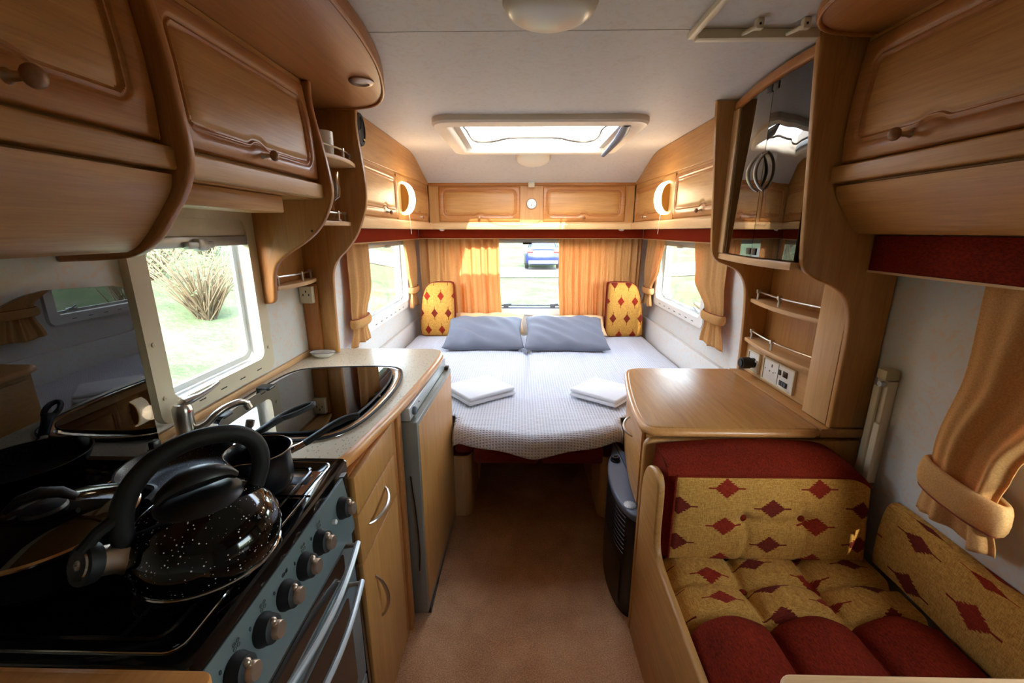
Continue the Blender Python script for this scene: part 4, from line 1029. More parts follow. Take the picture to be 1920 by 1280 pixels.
MB().box(1.0, E0-.011, 1.386, 1.837, .802, .933, .001).build('socket_panel', 'pale_y', e)
# sockets and 12V aerial plug
def plate(y0, y1, z0, z1, label, nm):
    t = thing(nm, label, 'socket', (1.0, (y0+y1)/2, z0))
    ring(MB(), rrect(y0, y1, z0, z1, .004, 3), rrect(y0+.006, y1-.006, z0+.006, z1-.006, .003, 3), 'x', .9995, .990).build('surround', 'cream', t)
    MB().box(.9935, .9995, y0+.006, y1-.006, z0+.006, z1-.006, .001).build('plate', 'white', t); return t
t = plate(1.712, 1.800, .818, .905, 'cream wall plate with a black round plug in it', 'aerial_socket')
MB().tube([(.9935, 1.752, .858), (.975, 1.752, .858), (.974, 1.752, .858), (.940, 1.752, .858), (.939, 1.752, .858)], [.021, .021, .0245, .0245, .019], 20).build('plug', 'black', t)
MB().lathe([(.0175, 0), (.0175, .004), (1e-4, .003)], (.9385, 1.752, .858), 20, Matrix.Rotation(-pi/2, 3, 'Y')).build('plug_bore', 'rubber', t)
MB().box(.952, .966, 1.742, 1.762, .8775, .8805, .001).build('plug_label', 'silver', t)
MB().cyl((.9935, 1.727, .872), (.986, 1.727, .872), .005, 10).build('switch', 'white', t)
t = plate(1.478, 1.682, .816, .912, 'cream double plate with mains socket and three black switches', 'mains_socket')
MB().box(.9925, .9937, 1.5775, 1.5795, .824, .904).build('divider', 'dark_metal', t)
for (yy, zz, a, b) in ((1.622, .886, .004, .006), (1.609, .862, .003, .003), (1.634, .862, .003, .003), (1.664, .866, .002, .002), (1.596, .866, .002, .002)):
    MB().box(.9926, .9937, yy-a/1.4, yy+a/1.4, zz-b, zz+b).build('socket_hole', 'black', t)
MB().box(.990, .9936, 1.560, 1.574, .868, .888, .001).build('rocker', 'black', t)
MB().box(.990, .9936, 1.520, 1.546, .868, .890, .001).build('meter', 'dark_metal', t)
sw = MB().box(.9905, .9936, 1.514, 1.562, .830, .850, .001).build('switch_bank', 'black', t)
for k in range(3): MB().box(.988, .9906, 1.518+k*.0145, 1.530+k*.0145, .834, .847, .001).build('switch', 'grey_plastic', sw)
# ================================================================ RIGHT OVERHEAD LOCKER AND CEILING BOARD
e = thing('dinette_locker', 'large oak overhead locker above the dinette seat', 'locker', (.96, .53, 1.385))
YR0 = -.20
MB().box(.874, E0, YR0, 1.242, 1.520, ZC-.004).build('carcass', 'oak_y', e)
mp = prof_map([(.850, 1.572), (.846, 1.64), (.848, 1.72), (.856, 1.80), (.864, 1.858)], YR0, -1)
make_door(e, mp, 1.236-YR0, mp.length, (.06, .055, .055, .055), (1.236-YR0-.205, .034), .02, 'frame_y', 'oak_y', 1.236-YR0-.25, ksz=1.1, flip=True)
MB().prism(rrect(.836, .880, 1.524, 1.566, .005), 'y', YR0, 1.242).build('rail', 'oak_y', e)
fl = smooth_poly([(.852, 1.516), (.854, 1.495), (.872, 1.465), (.896, 1.432), (.918, 1.402), (.934, 1.392)], 2)
MB().prism(fl+[(E0, 1.390), (E0, 1.516)], 'y', YR0, 1.240, .004).build('lower_flap', 'oak_y', e)
e = thing('ceiling_board', 'small rounded oak board under the ceiling above the dinette locker', 'board', (.86, .5, 1.865))
bp = smooth_poly([(.640, -.3), (.640, .9), (.642, 1.06), (.668, 1.14), (.720, 1.198), (.80, 1.222), (.86, 1.224)], 2)
MB().prism([(E0, -.3)]+bp+[(E0, 1.224)], 'z', 1.868, ZC-.001, .004).build('board', 'frame_y', e)
MB().tube([(p[0]+.004, p[1]-.004, 1.867) for p in bp], .0055, 8).build('edge_bead', 'frame_y', e)
# privacy track on the ceiling
e = thing('ceiling_track', 'cream L-shaped curtain track on the ceiling beside the cabinet', 'track', (.60, 1.2, 1.87))
MB().box(.424, .442, .60, 1.262, 1.874, ZC-.0005, .003).build('long_track', 'cream', e)
MB().box(.4425, .745, 1.236, 1.262, 1.868, ZC-.0005, .003).build('cross_track', 'cream', e)
for xx in (.558, .668):
    q = MB().box(xx, xx+.018, 1.178, 1.194, 1.866, ZC-.0005, .003); q.cyl((xx+.006, 1.180, 1.872), (xx-.006, 1.235, 1.876), .005, 8); q.build('track_hook', 'cream', e)
    MB().ell((xx+.008, 1.1775, 1.876), (.003, .002, .003), 8, 6).build('hook_screw', 'black', e)
# ceiling lamps
def dome_lamp(c, r, h, tilt, label):
    M = Matrix.Rotation(tilt, 3, 'X'); t = thing('ceiling_lamp', label, 'lamp', c)
    MB().lathe([(r, .0), (r*1.0, -.012), (r*.96, -.018)], c, 40, M).build('base_ring', 'cream', t)
    MB().lathe([(r*.97, -.012)]+[(r*.97*cos(a), -.016-h*sin(a)) for a in [k*pi/20 for k in range(1, 10)]]+[(1e-4, -.016-h)], c, 40, M).build('diffuser', 'opal', t, 80)
dome_lamp(Vector((.062, 1.078, ZC-.0008)), .104, .036, 0, 'round cream ceiling lamp in front of the ceiling joint')
dome_lamp(Vector((.080, 2.985, 1.8685)), .112, .030, -.26, 'small oval cream lamp on the sloping ceiling behind the rooflight')
# ================================================================ DRESSER
e = thing('chest_of_drawers', 'oak chest with a curved top between bed and dinette seat', 'chest', (.72, 1.55, 0))
ed = smooth_poly([(1.0, 1.246), (.60, 1.246), (.44, 1.246), (.412, 1.256), (.403, 1.29), (.410, 1.42), (.436, 1.60), (.466, 1.76), (.480, 1.81), (.500, 1.846), (.54, 1.860)], 2)
def grow(pts, d):
    out = []
    for i, p in enumerate(pts):
        a, b = pts[max(i-1, 0)], pts[min(i+1, len(pts)-1)]; t = Vector((b[0]-a[0], b[1]-a[1])).normalized(); out.append((p[0]+t.y*d*-1*-1*-1, p[1]+t.x*d)) if False else out.append((p[0]-t.y*d*(1), p[1]+t.x*d))
    return out
MB().prism([(.944, 1.246)]+[p for p in ed if p[0] < .94]+[(.944, 1.860)], 'z', .768, .799, .008, 3).build('top', 'oak_y', e)
MB().prism([(.948, 1.246), (.948, 1.860), (E0, 1.860), (E0, 1.246)], 'z', .768, .799, .004, 2).build('top_strip', 'oak_y', e)
MB().tube([(p[0], p[1], .783) for p in ed if p[0] < .94], .0135, 10).build('edge_bead', 'lip', e, 180)
bodyf = [(p[0]+.018, p[1]) for p in ed if p[1] > 1.30]
MB().prism([(E0, 1.272)]+[(.432, 1.272)]+bodyf+[(E0, 1.856)], 'z', .468, .766).build('carcass', 'oak_z', e)
MB().box(.505, E0, 1.272, 1.856, 0, .467).build('lower_carcass', 'oak_z', e)
MB().prism(rrect(.400, E0, .0, .757, [0, .030, 0, 0], 5), 'y', 1.247, 1.270, .006, 3).build('end_panel', 'oak_z', e)
fr = [(p[0]+.004, p[1]) for p in ed if 1.30 < p[1] < 1.80]
def dfront(z0, z1):
    q = [(p[0]+.010, p[1]) for p in fr]
    return MB().prism(fr+q[::-1], 'z', z0, z1, .003).build('drawer_front', 'oak_y', e)
dr = dfront(.476, .748)
def dxat(y): return interp(y, sorted([(p[1], p[0]) for p in fr]))
h = MB(); bow_handle(h, (dxat(1.56)-.001, 1.565, .690), (dxat(1.46)-.001, 1.455, .662), (-1, 0, 0), .0045, .026); h.build('handle', 'metal', dr)
# gas heater in front of the chest
e = thing('gas_heater', 'slim dark grey gas heater in front of the chest', 'heater', (.40, 1.54, 0))
hp = smooth_poly([(.455, 1.290), (.425, 1.276), (.392, 1.290), (.365, 1.36), (.355, 1.46), (.362, 1.57), (.382, 1.66), (.412, 1.725), (.440, 1.868), (.466, 1.74)], 2)
hb = [(.490, 1.73), (.498, 1.66), (.498, 1.40), (.480, 1.33)]
HP_ = hp+hb
sh = lambda k: [(p[0]+(.41-p[0])*k, p[1]+(1.51-p[1])*k) for p in HP_]
MB().prism(sh(.05), 'z', .0, .415, .004).build('casing', 'black', e)
MB().prism(HP_, 'z', .418, .446, .008, 3).build('top_cover', 'grey_plastic', e)
def fxh(y): return interp(y, sorted([(p[1], p[0]) for p in hp if p[0] < .44 and p[1] < 1.74]))
for k in range(9):
    z = .405-k*.019; y1 = 1.70; y0 = 1.33
    MB().tube([(fxh(lerp(y0, y1, t))+.0075, lerp(y0, y1, t), z-.004*sin(pi*t)) for t in [i/10 for i in range(11)]], .0055, 6, flat=.6).build('grille_bar', 'grey_plastic', e)
mb = MB(); n = 12
mb.grid(lambda u, v: (fxh(lerp(1.335, 1.70, u))+.0015, lerp(1.335, 1.70, u), lerp(.022, .205+.03*sin(pi*u), v)), 12, 4); mb.build('front_cover', plain('dark_bronze', S(66, 60, 54), .3, .7), e, 180)
MB().lathe([(.021, 0), (.021, .006), (.017, .010), (.017, .018), (.014, .021), (1e-4, .021)], (.412, 1.655, .4462), 24).build('control_knob', 'black', e)
MB().box(.403, .421, 1.651, 1.659, .466, .472, .002).build('knob_pointer', 'black', e)
MB().lathe([(.022, 0), (.022, .003), (.016, .004), (1e-4, .004)], (.398, 1.345, .4462), 24).build('dial', 'silver', e)
m = MB()
for k in range(12):
    a = 2*pi*k/12; m.box(.398+.018*cos(a)-.0015, .398+.018*cos(a)+.0015, 1.345+.018*sin(a)-.0015, 1.345+.018*sin(a)+.0015, .4490, .4500)
m.build('dial_marks', 'black', e)
# ================================================================ DINETTE SEAT
XB = .400
e = thing('dinette_bench', 'oak bench base with a high curved side panel, beside the aisle', 'bench', (.72, .5, 0))
pf = [(1.243, .0), (1.243, .60), (1.236, .64), (1.214, .680), (1.19, .700), (1.155, .715), (1.125, .715), (1.105, .704), (1.094, .685), (1.090, .64), (1.090, .56), (1.088, .520), (1.078, .490), (1.058, .470), (1.02, .460), (.9, .450), (.7, .432), (.45, .425), (-.1, .425), (-.1, 0)]
pf = [pf[0]]+smooth_poly(pf[1:-2], 2)+pf[-2:]
MB().prism(pf, 'x', XB, XB+.022, .007, 3).build('side_panel', 'oak_y', e)
MB().box(XB+.024, E0, .45, 1.242, 0, .28).build('base_box', 'oak_y', e)
# upholstery
def quilt(nx, ny, bx):
    def f(u, v):
        s_ = 1
        for k in range(1, nx): s_ -= .8*exp(-((u-k/nx)/.018)**2)
        for k in bx: s_ -= .8*exp(-((v-k)/.018)**2)
        return s_
    return f
SX0, SX1 = XB+.026, 1.034
def bellow(u, n): 
    t = (u*n) % 1; return (1-(2*t-1)**4)
# seat cushion: gold field at the back, red velour front
e = thing('seat_cushion', 'tufted gold and red dinette seat cushion', 'cushion', (.71, .78, .282))
YS0, YS1 = .46, 1.10; ZS0, ZS1 = .285, .450
def ybound(u): return .866+.020*abs(sin(pi*3*u))**.7+.010*u    # scalloped seam, gold meets red
def seat_z(x, y):
    u = (x-SX0)/(SX1-SX0); k = 1
    e1 = min(x-SX0, y-YS0); z = ZS1
    if e1 < .05: z -= .035*(1-e1/.05)**2
    for c in (1/3, 2/3): k -= .9*exp(-((u-c)/.022)**2)
    if y > ybound(u): k = min(k, 1-.9*exp(-((y-(.995))/.012)**2))
    k -= .95*exp(-((y-ybound(u))/.011)**2)
    for c in (1/3, 2/3): k -= .7*exp(-((u-c)/.05)**2-((y-.995)/.035)**2)
    if y < ybound(u): z += .022*min(1, (ybound(u)-y)/.05)*abs(sin(pi*3*u))**.6
    return z-.024*(1-max(k, -.4))+.016*sin(pi*3*u)**2
def seatpart(v0, v1, nm, mat, uvs=False):
    mb = MB()
    def fn(u, v):
        x = lerp(SX0, SX1, u); y = lerp(v0(u), v1(u), v); return (x, y, seat_z(x, y))
    mb.grid(fn, 96, 44, (lambda u, v: (lerp(SX0, SX1, u)*1.0+.09, lerp(v0(u), v1(u), v)*1.35)) if uvs else None)
    return mb.build(nm, mat, e, 180)
seatpart(lambda u: ybound(u), lambda u: YS1, 'gold_panel', 'ikat', True)
seatpart(lambda u: YS0, lambda u: ybound(u), 'red_panel', 'red_velour')
mb = MB(); n = 40
def skirt(u, v):
    per = [(SX0, YS1), (SX0, YS0), (SX1, YS0), (SX1, YS1)]
    L = [YS1-YS0, SX1-SX0, YS1-YS0]; d = u*sum(L)
    for i in range(3):
        if d <= L[i]+1e-9: break
        d -= L[i]
    a, b = per[i], per[i+1]; x = lerp(a[0], b[0], d/L[i]); y = lerp(a[1], b[1], d/L[i]); return (x, y, lerp(ZS0, seat_z(x, y), v))
mb.grid(skirt, 120, 6); mb.build('red_border', 'red_velour', e, 180)
for uc in (1/3, 2/3):
    xx = lerp(SX0, SX1, uc); MB().ell((xx, .995, seat_z(xx, .995)+.003), (.010, .010, .006), 16, 8).build('button', 'red_velour', e)
# back cushion
e = thing('back_cushion', 'gold diamond back cushion with a red border, leaning on the chest', 'cushion', (.72, 1.16, .45))
BX0, BX1 = XB+.024, 1.022
def back_face(u, v):      # v 0 bottom .. 1 top of gold panel; quilting pulls at buttons
    x = lerp(BX0+.022+.012*v, BX1-.006, u); z = lerp(.458, .714, v)
    y = 1.078+.030*v
    k = 0
    for c in (.36, .66):
        k += .016*exp(-((u-c)/.05)**2-((v-.50)/.10)**2)+.009*exp(-((u-c-.02*sin(6*v))/.014)**2)*exp(-((v-.25)/.35)**2)
    k += .007*exp(-((v-.5)/.05)**2)*(1 if .36 < u < .66 else .35)
    b = .020*(sin(pi*u)**.35)*(sin(pi*min(max(v, 0), 1))**.35)
    r = max(0, (u-.86)/.14); r2 = max(0, (v-.72)/.28); z -= .030*(r**2)*(v)
    return (x, y-b+k, z)
MB().grid(back_face, 80, 50, lambda u, v: (lerp(BX0, BX1, u)+.055, lerp(.458, .714, v)+.016)).build('gold_panel', 'ikat', e, 180)
mb = MB(); n = 80
def top_band(u, v):
    p = back_face(u, 1.0); a = v*pi/2*1.0
    crown = .020*sin(pi*min(1, u*1.0))**.6
    zt = .748+crown-.045*max(0, (u-.80)/.2)**2
    y = lerp(p[1], 1.236, (1-cos(a))**.9); z = lerp(p[2], zt, sin(a)**.8)
    return (p[0]-.026*exp(-u/.035), y, z)
mb.grid(top_band, 60, 16); mb.build('red_top', 'red_velour', e, 180)
mb = MB()
def left_side(u, v):      # u 0 front .. 1 back, v up
    p = back_face(0, min(v*1.0, 1)); t = top_band(0, u)
    yb = lerp(p[1], 1.236, u); zt = t[2]; z = lerp(.456, zt, v)
    w = min(u/.25, 1); return (p[0]-.026*sin(pi/2*w), p[1]+(1.236-p[1])*u, z)
mb.grid(left_side, 20, 24); mb.build('red_side', 'red_velour', e, 180)
mb = MB()
mb.grid(lambda u, v: (lerp(BX1-.006, BX1-.002, u), lerp(back_face(1, v)[1], 1.236, u), lerp(.456, lerp(back_face(1, 1)[2], top_band(1, 1)[2], u), v)), 8, 16); mb.build('red_side', 'red_velour', e, 180)
pp = [back_face(u/40, 1.0) for u in range(41)]; MB().tube([(p[0], p[1]-.002, p[2]) for p in pp], .004, 6).build('piping', 'red_velour', e)
pp = [back_face(0, v/30) for v in range(31)]; MB().tube([(p[0]-.003, p[1]-.001, p[2]) for p in pp], .004, 6).build('piping', 'red_velour', e)
for uc in (.36, .66):
    p = back_face(uc, .5); MB().ell((p[0], p[1]-.002, p[2]), (.011, .006, .011), 16, 8).build('button', 'red_velour', e)
# side cushion along the wall
e = thing('side_cushion', 'long gold diamond cushion along the wall by the dinette window', 'cushion', (1.04, .4, .45))
def side_c(u, v):
    y = lerp(1.076, -.1, u)
    pr = [(1.042, .452), (1.036, .50), (1.035, .56), (1.038, .61), (1.044, .638), (1.052, .650), (1.062, .654), (1.076, .654)]
    t = v*(len(pr)-1); i = min(int(t), len(pr)-2); return (lerp(pr[i][0], pr[i+1][0], t-i), y, lerp(pr[i][1], pr[i+1][1], t-i)+.004*sin(y*14))
MB().grid(side_c, 60, 14, lambda u, v: (u*1.16*.9+.11, v*.32+.055)).build('gold_cover', 'ikat', e, 180)
MB().prism([(1.042, .452), (1.037, .50), (1.036, .56), (1.039, .61), (1.045, .637), (1.053, .649), (1.075, .652), (1.075, .452)], 'y', 1.0755, 1.0765).build('red_end', 'red_velour', e)
# folding wall leg bracket
e = thing('folded_table_leg', 'cream folded table leg bracket on the wall beside the cabinet', 'bracket', (1.06, 1.19, .68))
MB().box(1.050, E0, 1.166, 1.206, .66, .985, .003).build('channel', 'cream', e)
MB().box(1.036, 1.0495, 1.150, 1.172, .64, .86, .004).build('leg', 'cream', e)
MB().box(1.040, 1.0495, 1.182, 1.204, .64, .965, .003).build('flange', 'cream', e)
MB().box(1.036, E0, 1.164, 1.198, .987, 1.018, .006).build('hook', plain('olive_plastic', S(182, 168, 124), .4), e)
MB().cyl((1.034, 1.178, .975), (1.046, 1.178, .975), .008, 12).build('pivot', 'silver', e)
# table at the picture edge
e = thing('dinette_table', 'pale wooden dinette table top at the bottom edge of the picture', 'table', (.72, .27, .40))
MB().prism(rrect(.418, 1.02, -.10, .548, [.02, .025, .02, .02], 6), 'z', .672, .702, .006, 3).build('table_top', 'pale_x', e)
MB().cyl((.70, .20, .0), (.70, .20, .671), .028, 20).build('leg', 'metal', e)
# ================================================================ BED
def bxl(y): return -.302 if y < 1.8645 else -.888
def bxr(y): return interp(y, [(1.5, .428), (1.60, .436), (1.70, .452), (1.80, .472), (1.865, .492)]) if y < 1.8645 else 1.046
def yfoot(x): return 1.690+.105*abs((x-.06)/.37)**2.2
rnd = random.Random(4)
WV = [(rnd.uniform(2, 9), rnd.uniform(2, 9), rnd.uniform(0, 6.28), rnd.uniform(.0012, .003)) for _ in range(9)]
def bed_z(x, y):
    z = .548+.004*sin(3*x+1)
    for a, b, p, m in WV: z += m*sin(a*x+b*y+p)
    xc = .045+.012*sin(5*y)
    fd = min(1, max(0, (y-1.95)/.45)); z -= .026*exp(-((x-xc)/.024)**2)*(.15+.85*fd)*(.6+.4*cos(2*(y-2.5)))
    z -= .008*exp(-((x-xc)/.10)**2)
    return z
e = thing('bed', 'double bed made up with a pale waffle blanket across the front of the caravan', 'bed', (.08, 2.7, 0))
mb = MB(); NU = 150
XS = [lerp(-.888, 1.046, i/NU) for i in range(NU+1)]
ys = [3.60-.03*k for k in range(58)]; ys = [y for y in ys if y > 1.878]+[1.8665, 1.863]
def cl(x, y): return min(max(x, bxl(y)), bxr(y))
rows = [[(cl(x, y), y, None) for x in XS] for y in ys]
def drop(x, t):      # carry the cloth from the flat over the rounded foot edge to the hem
    flat = max(1.863-.004-yfoot(x), 0); r = .045
    if t < flat: return 1.863-t, 0.0
    s_ = t-flat
    if s_ < r*pi/2: a = s_/r; return 1.863-flat-r*sin(a), r*(1-cos(a))
    return 1.863-flat-r, r+(s_-r*pi/2)
T = 22
for k in range(1, T+1):
    row = []
    for xx in XS:
        x = cl(xx, 1.80); tot = max(1.859-yfoot(x), 0)+.045*pi/2+.026+.018*exp(-((x-.06)/.13)**2)+.004*sin(x*23)
        yy, dz = drop(x, tot*k/T); row.append((x, yy, dz))
    rows.append(row)
for j, row in enumerate(rows):
    for (x, y, dz) in row:
        lo_, hi_ = (bxl(y), bxr(y)) if dz is None else (-.302, bxr(1.80)); ed_ = min(x-lo_, hi_-x)
        z = bed_z(x, max(y, 1.70))-(dz or 0)-(.030*min(1, max(0, (j-len(ys))/5) if y < 1.9 else 1)*(1-min(max(ed_, 0)/.05, 1))**2 if ed_ < .05 else 0)
        if y > 3.45: z -= .02*((y-3.45)/.15)**2
        mb.v.append((x, y, z)); mb.uv[len(mb.v)-1] = (x, y+(-(dz or 0)))
for j in range(len(rows)-1):
    for i in range(NU):
        if rows[j+1][i][0] == rows[j+1][i+1][0]: continue
        mb.f.append((j*(NU+1)+i, (j+1)*(NU+1)+i, (j+1)*(NU+1)+i+1, j*(NU+1)+i+1))
mb.build('waffle_blanket', 'waffle', e, 180, solid=.006)
# sheet edge just below the blanket hem
mb = MB()
mb.grid(lambda u, v: (lerp(-.300, .430, u), yfoot(lerp(-.300, .430, u))+.012+.03*v, lerp(.480, .446-.006*sin(pi*u), v)), 40, 4); mb.build('sheet', 'sheet', e, 180, solid=.004)
MB().prism([(-.885, 3.62), (-.885, 1.8665), (-.298, 1.8665), (-.298, 1.825), (-.1, 1.74), (.06, 1.725), (.25, 1.745), (.425, 1.825), (.495, 1.8665), (1.042, 1.8665), (1.042, 3.62)], 'z', .445, .512).build('mattress', 'sheet', e)
# red cushion undersides below the hem
for (x0, x1, y0, z0, z1) in ((-.300, -.215, 1.80, .392, .443), (-.212, .085, 1.76, .362, .442), (.100, .385, 1.77, .358, .442), (.392, .424, 1.81, .40, .443)):
    MB().box(x0, x1, y0, y0+.60, z0, z1, .012).build('base_cushion', 'board_red', e)
for x in (-.205, .345):
    MB().tube([(x, 1.90, .36), (x+.02*(1 if x > 0 else 0), 1.93, .18)], .004, 6).build('support_strut', 'gold_trim', e)
# bed boxes
def bedbox(x0, x1, rs, label):
    t = thing('bed_box', label, 'box', ((x0+x1)/2, 2.75, 0))
    MB().prism(rrect(x0, x1, 1.872, YF-.002, rs, 6), 'z', 0, .335).build('carcass', 'pale_z', t)
    MB().prism(rrect(x0, x1, 1.885, YF-.01, rs, 6), 'z', .336, .440).build('seat_pad', 'board_red', t)
bedbox(XL+.03, -.238, [0, 0, 0, .04], 'oak storage box under the left side of the bed')
bedbox(.398, XR-.03, [0, 0, .04, 0], 'oak storage box under the right side of the bed')
# pillows
def pillow(c, w, d, h, tilt, yaw, mat, label, seed, grp, nm='pillow', roll=0):
    rnd = random.Random(seed); M = Matrix.Rotation(yaw, 4, 'Z') @ Matrix.Rotation(tilt, 4, 'X') @ Matrix.Rotation(roll, 4, 'Y')
    wv = [(rnd.uniform(4, 22), rnd.uniform(4, 22), rnd.uniform(0, 6.28), rnd.uniform(.001, .0036)) for _ in range(12)]
    t = thing(nm, label, 'pillow', c, grp)
    mb = MB(); N = 44
    def f(sg):
        def g(u, v):
            a, b = 2*u-1, 2*v-1
            x = a*w/2*(1-.05*(1-abs(b))**1.5*abs(a)**4+.03*abs(b)**6*abs(a)**6); y = b*d/2*(1-.07*(1-abs(a))**1.5*abs(b)**4+.03*abs(a)**6*abs(b)**6)
            e_ = (1-a**4)*(1-b**4); z = sg*h/2*max(e_, 0)**.42
            # seam wrinkles toward the corners
            k = sum(m*sin(p*x*2+q*y*2+ph) for p, q, ph, m in wv)*min(1, max(e_, 0)*3)
            k += .004*sin(40*(x+y))*exp(-((abs(a)-.9)/.15)**2)*min(1, max(e_, 0)*4)
            return Vector(c)+(M @ Vector((x, y, z+k*(1 if sg > 0 else .3))))
        return g
    mb.grid(f(1), N, N); mb.grid(f(-1), N, N, flip=True)
    b = MB(); b.v = mb.v; b.f = mb.f; b.build('case', mat, t, 180)
    return t
GP = 'grey pillows on the bed'
pillow((-.275, 3.215, .640), .58, .50, .120, .22, .03, 'grey_cotton', 'grey pillow on the left half of the bed', 3, GP)
pillow((.345, 3.200, .644), .60, .52, .120, .22, -.03, 'grey_cotton', 'grey pillow on the right half of the bed', 11, GP)
pillow((-.27, 3.480, .655), .60, .25, .075, .50, 0, 'peach_cotton', 'peach pillow behind the left grey pillow', 17, 'peach pillows behind the grey ones')
pillow((.40, 3.465, .645), .60, .27, .075, .38, -.08, 'peach_cotton', 'peach pillow behind the right grey pillow', 23, 'peach pillows behind the grey ones')
# corner bolsters
def bolster(poly, y0, y1, label, uo):
    xs = [p[0] for p in poly]; t = thing('corner_cushion', label, 'cushion', ((min(xs)+max(xs))/2, (y0+y1)/2, .55), 'corner cushions at the bed head')
    cx, cz = (min(xs)+max(xs))/2, .78
    mb = MB(); n = len(poly)
    rings = [(0, y0), (.55, y0-.016), (.85, y0-.012), (.97, y0+.0), (1.0, y0+.02)]
    mb2 = MB()
    for k, (s_, y) in enumerate(rings[1:] if False else rings[1:]):
        for p in poly:
            x, z = cx+(p[0]-cx)*s_, cz+(p[1]-cz)*s_; mb.v.append((x, y, z)); mb.uv[len(mb.v)-1] = (z*1.0+uo, x*1.0)
    m = len(rings)-1
    for k in range(m-1):
        for i in range(n): mb.f.append((k*n+i, k*n+(i+1) % n, (k+1)*n+(i+1) % n, (k+1)*n+i))
    mb.f.append(tuple(range(n))[::-1]); mb.build('gold_panel', 'ikat', t, 180)
    for y in (y0+.02, y1): mb2.v += [(p[0], y, p[1]) for p in poly]
    for i in range(n): mb2.f.append((i, n+i, n+(i+1) % n, (i+1) % n))
    mb2.f.append(tuple(n+i for i in range(n))); mb2.build('red_border', 'red_velour', t, 60)
    MB().tube([(p[0], y0+.018, p[1]) for p in poly], .005, 6, closed=True).build('piping', 'piping', t)
bolster(smooth_poly([(-.543, .553), (-.68, .553), (-.815, .553), (-.824, .60), (-.82, .70), (-.803, .85), (-.775, .945), (-.735, .988), (-.70, .997), (-.60, .999), (-.556, .996), (-.545, .975), (-.541, .88), (-.541, .70)], 1, True), 3.44, 3.54, 'gold diamond corner cushion at the left of the bed head', .02)
bolster(smooth_poly([(1.008, .553), (.86, .553), (.712, .553), (.709, .60), (.709, .75), (.709, .96), (.716, .995), (.745, 1.0), (.86, 1.0), (.905, .995), (.945, .96), (.978, .87), (.998, .72), (1.008, .60)], 1, True), 3.44, 3.54, 'gold diamond corner cushion at the right of the bed head', .06)
# folded towels
def towel(c, ang, w, d, label, seed):
    t = thing('folded_towel', label, 'towel', c, 'white towels on the bed'); M = Matrix.Rotation(ang, 3, 'Z'); rnd = random.Random(seed)
    for k in range(2):
        mb = MB(); ph = rnd.uniform(0, 6); sx, sy = 1-.015*k+rnd.uniform(-.02, .02), 1-.03*k
        pl = rrect(-w/2*sx, w/2*sx, -d/2*sy, d/2*sy, .012, 3); b = MB()
        b.prism(pl, 'z', .001+k*.0205, .0205+k*.0205, .009, 3)
        for v in b.v:
            p = M @ Vector(v); mb.v.append(tuple(p+Vector(c)+Vector((0, 0, .004*sin(9*v[0]+ph)*sin(8*v[1])))))
        mb.f = b.f; mb.build('fold', 'white_terry', t, 60)
towel((-.215, 2.14, .562), radians(38), .29, .27, 'folded white towel on the left of the bed', 1)
towel((.445, 2.12, .562), radians(-40), .27, .26, 'folded white towel on the right of the bed', 5)
# ================================================================ OUTSIDE
def grass_mat():
    t = NT('meadow_grass'); v = t.coord('Object'); a = t.noise(v, .9, 6, .65); b = t.noise(v, 14, 5, .7); 
    f = t.math('ADD', t.math('MULTIPLY', a, .5), t.math('MULTIPLY', b, .5))
    c = t.ramp(f, [(.36, S(72, 84, 58)), (.5, S(88, 98, 72)), (.62, S(114, 112, 94))])
    return t.done(t.bsdf(c, .95, 0, t.bump(b, .6, .05), Specular_IOR_Level=.0))
MATS['grass'] = grass_mat()
t_ = NT('pale_gravel'); nz = t_.noise(t_.coord('Object'), 30, 5, .7); MATS['gravel'] = t_.done(t_.bsdf(t_.ramp(nz, [(.3, S(100, 96, 90)), (.7, S(126, 122, 115))]), .9, Specular_IOR_Level=.0))
ZG = -.52
mb = MB()
def gz(x, y):
    z = ZG+.04*sin(.7*x+.3*y)*min(1, max(0, abs(x)-2))
    if x < -3.2: z += .16*(-3.2-x)**1.15
    if x > 5: z += .05*(x-5)
    if y > 26: z += .06*(y-26)
    return z
def warp(t, a, b): s_ = 2*t-1; return lerp(a, b, (1+s_*abs(s_)**.8)/2) 
mb.grid(lambda u, v: (lambda x, y: (x, y, gz(x, y)))(warp(u, -45, 45)+.08, warp(v, -35, 75)), 90, 90)
struct(mb.build('ground', 'grass', smooth=180), 'grassy field around the caravan')
mb = MB(); mb.grid(lambda u, v: (lerp(-14, 40, u), lerp(17.6, 22.8, v)+.8*sin(3*u), gz(lerp(-14, 40, u), lerp(17.6, 22.8, v)+.8*sin(3*u))+.03), 120, 12); o = struct(mb.build('gravel_track', 'gravel', smooth=180), 'pale gravel track across the field')
def leaf_mat(nm, c1, c2):
    t = NT(nm); w = t.noise(t.coord('Object'), 3, 3); return t.done(t.bsdf(t.ramp(w, [(.35, c1), (.65, c2)]), .8))
MATS['leaf_a'] = leaf_mat('spring_leaves', S(64, 82, 46), S(92, 108, 68)); MATS['leaf_b'] = leaf_mat('olive_leaves', S(62, 74, 46), S(90, 98, 68)); MATS['twig'] = plain('dry_twigs', S(104, 90, 70), .9); MATS['bark'] = plain('grey_bark', S(88, 80, 70), .9)
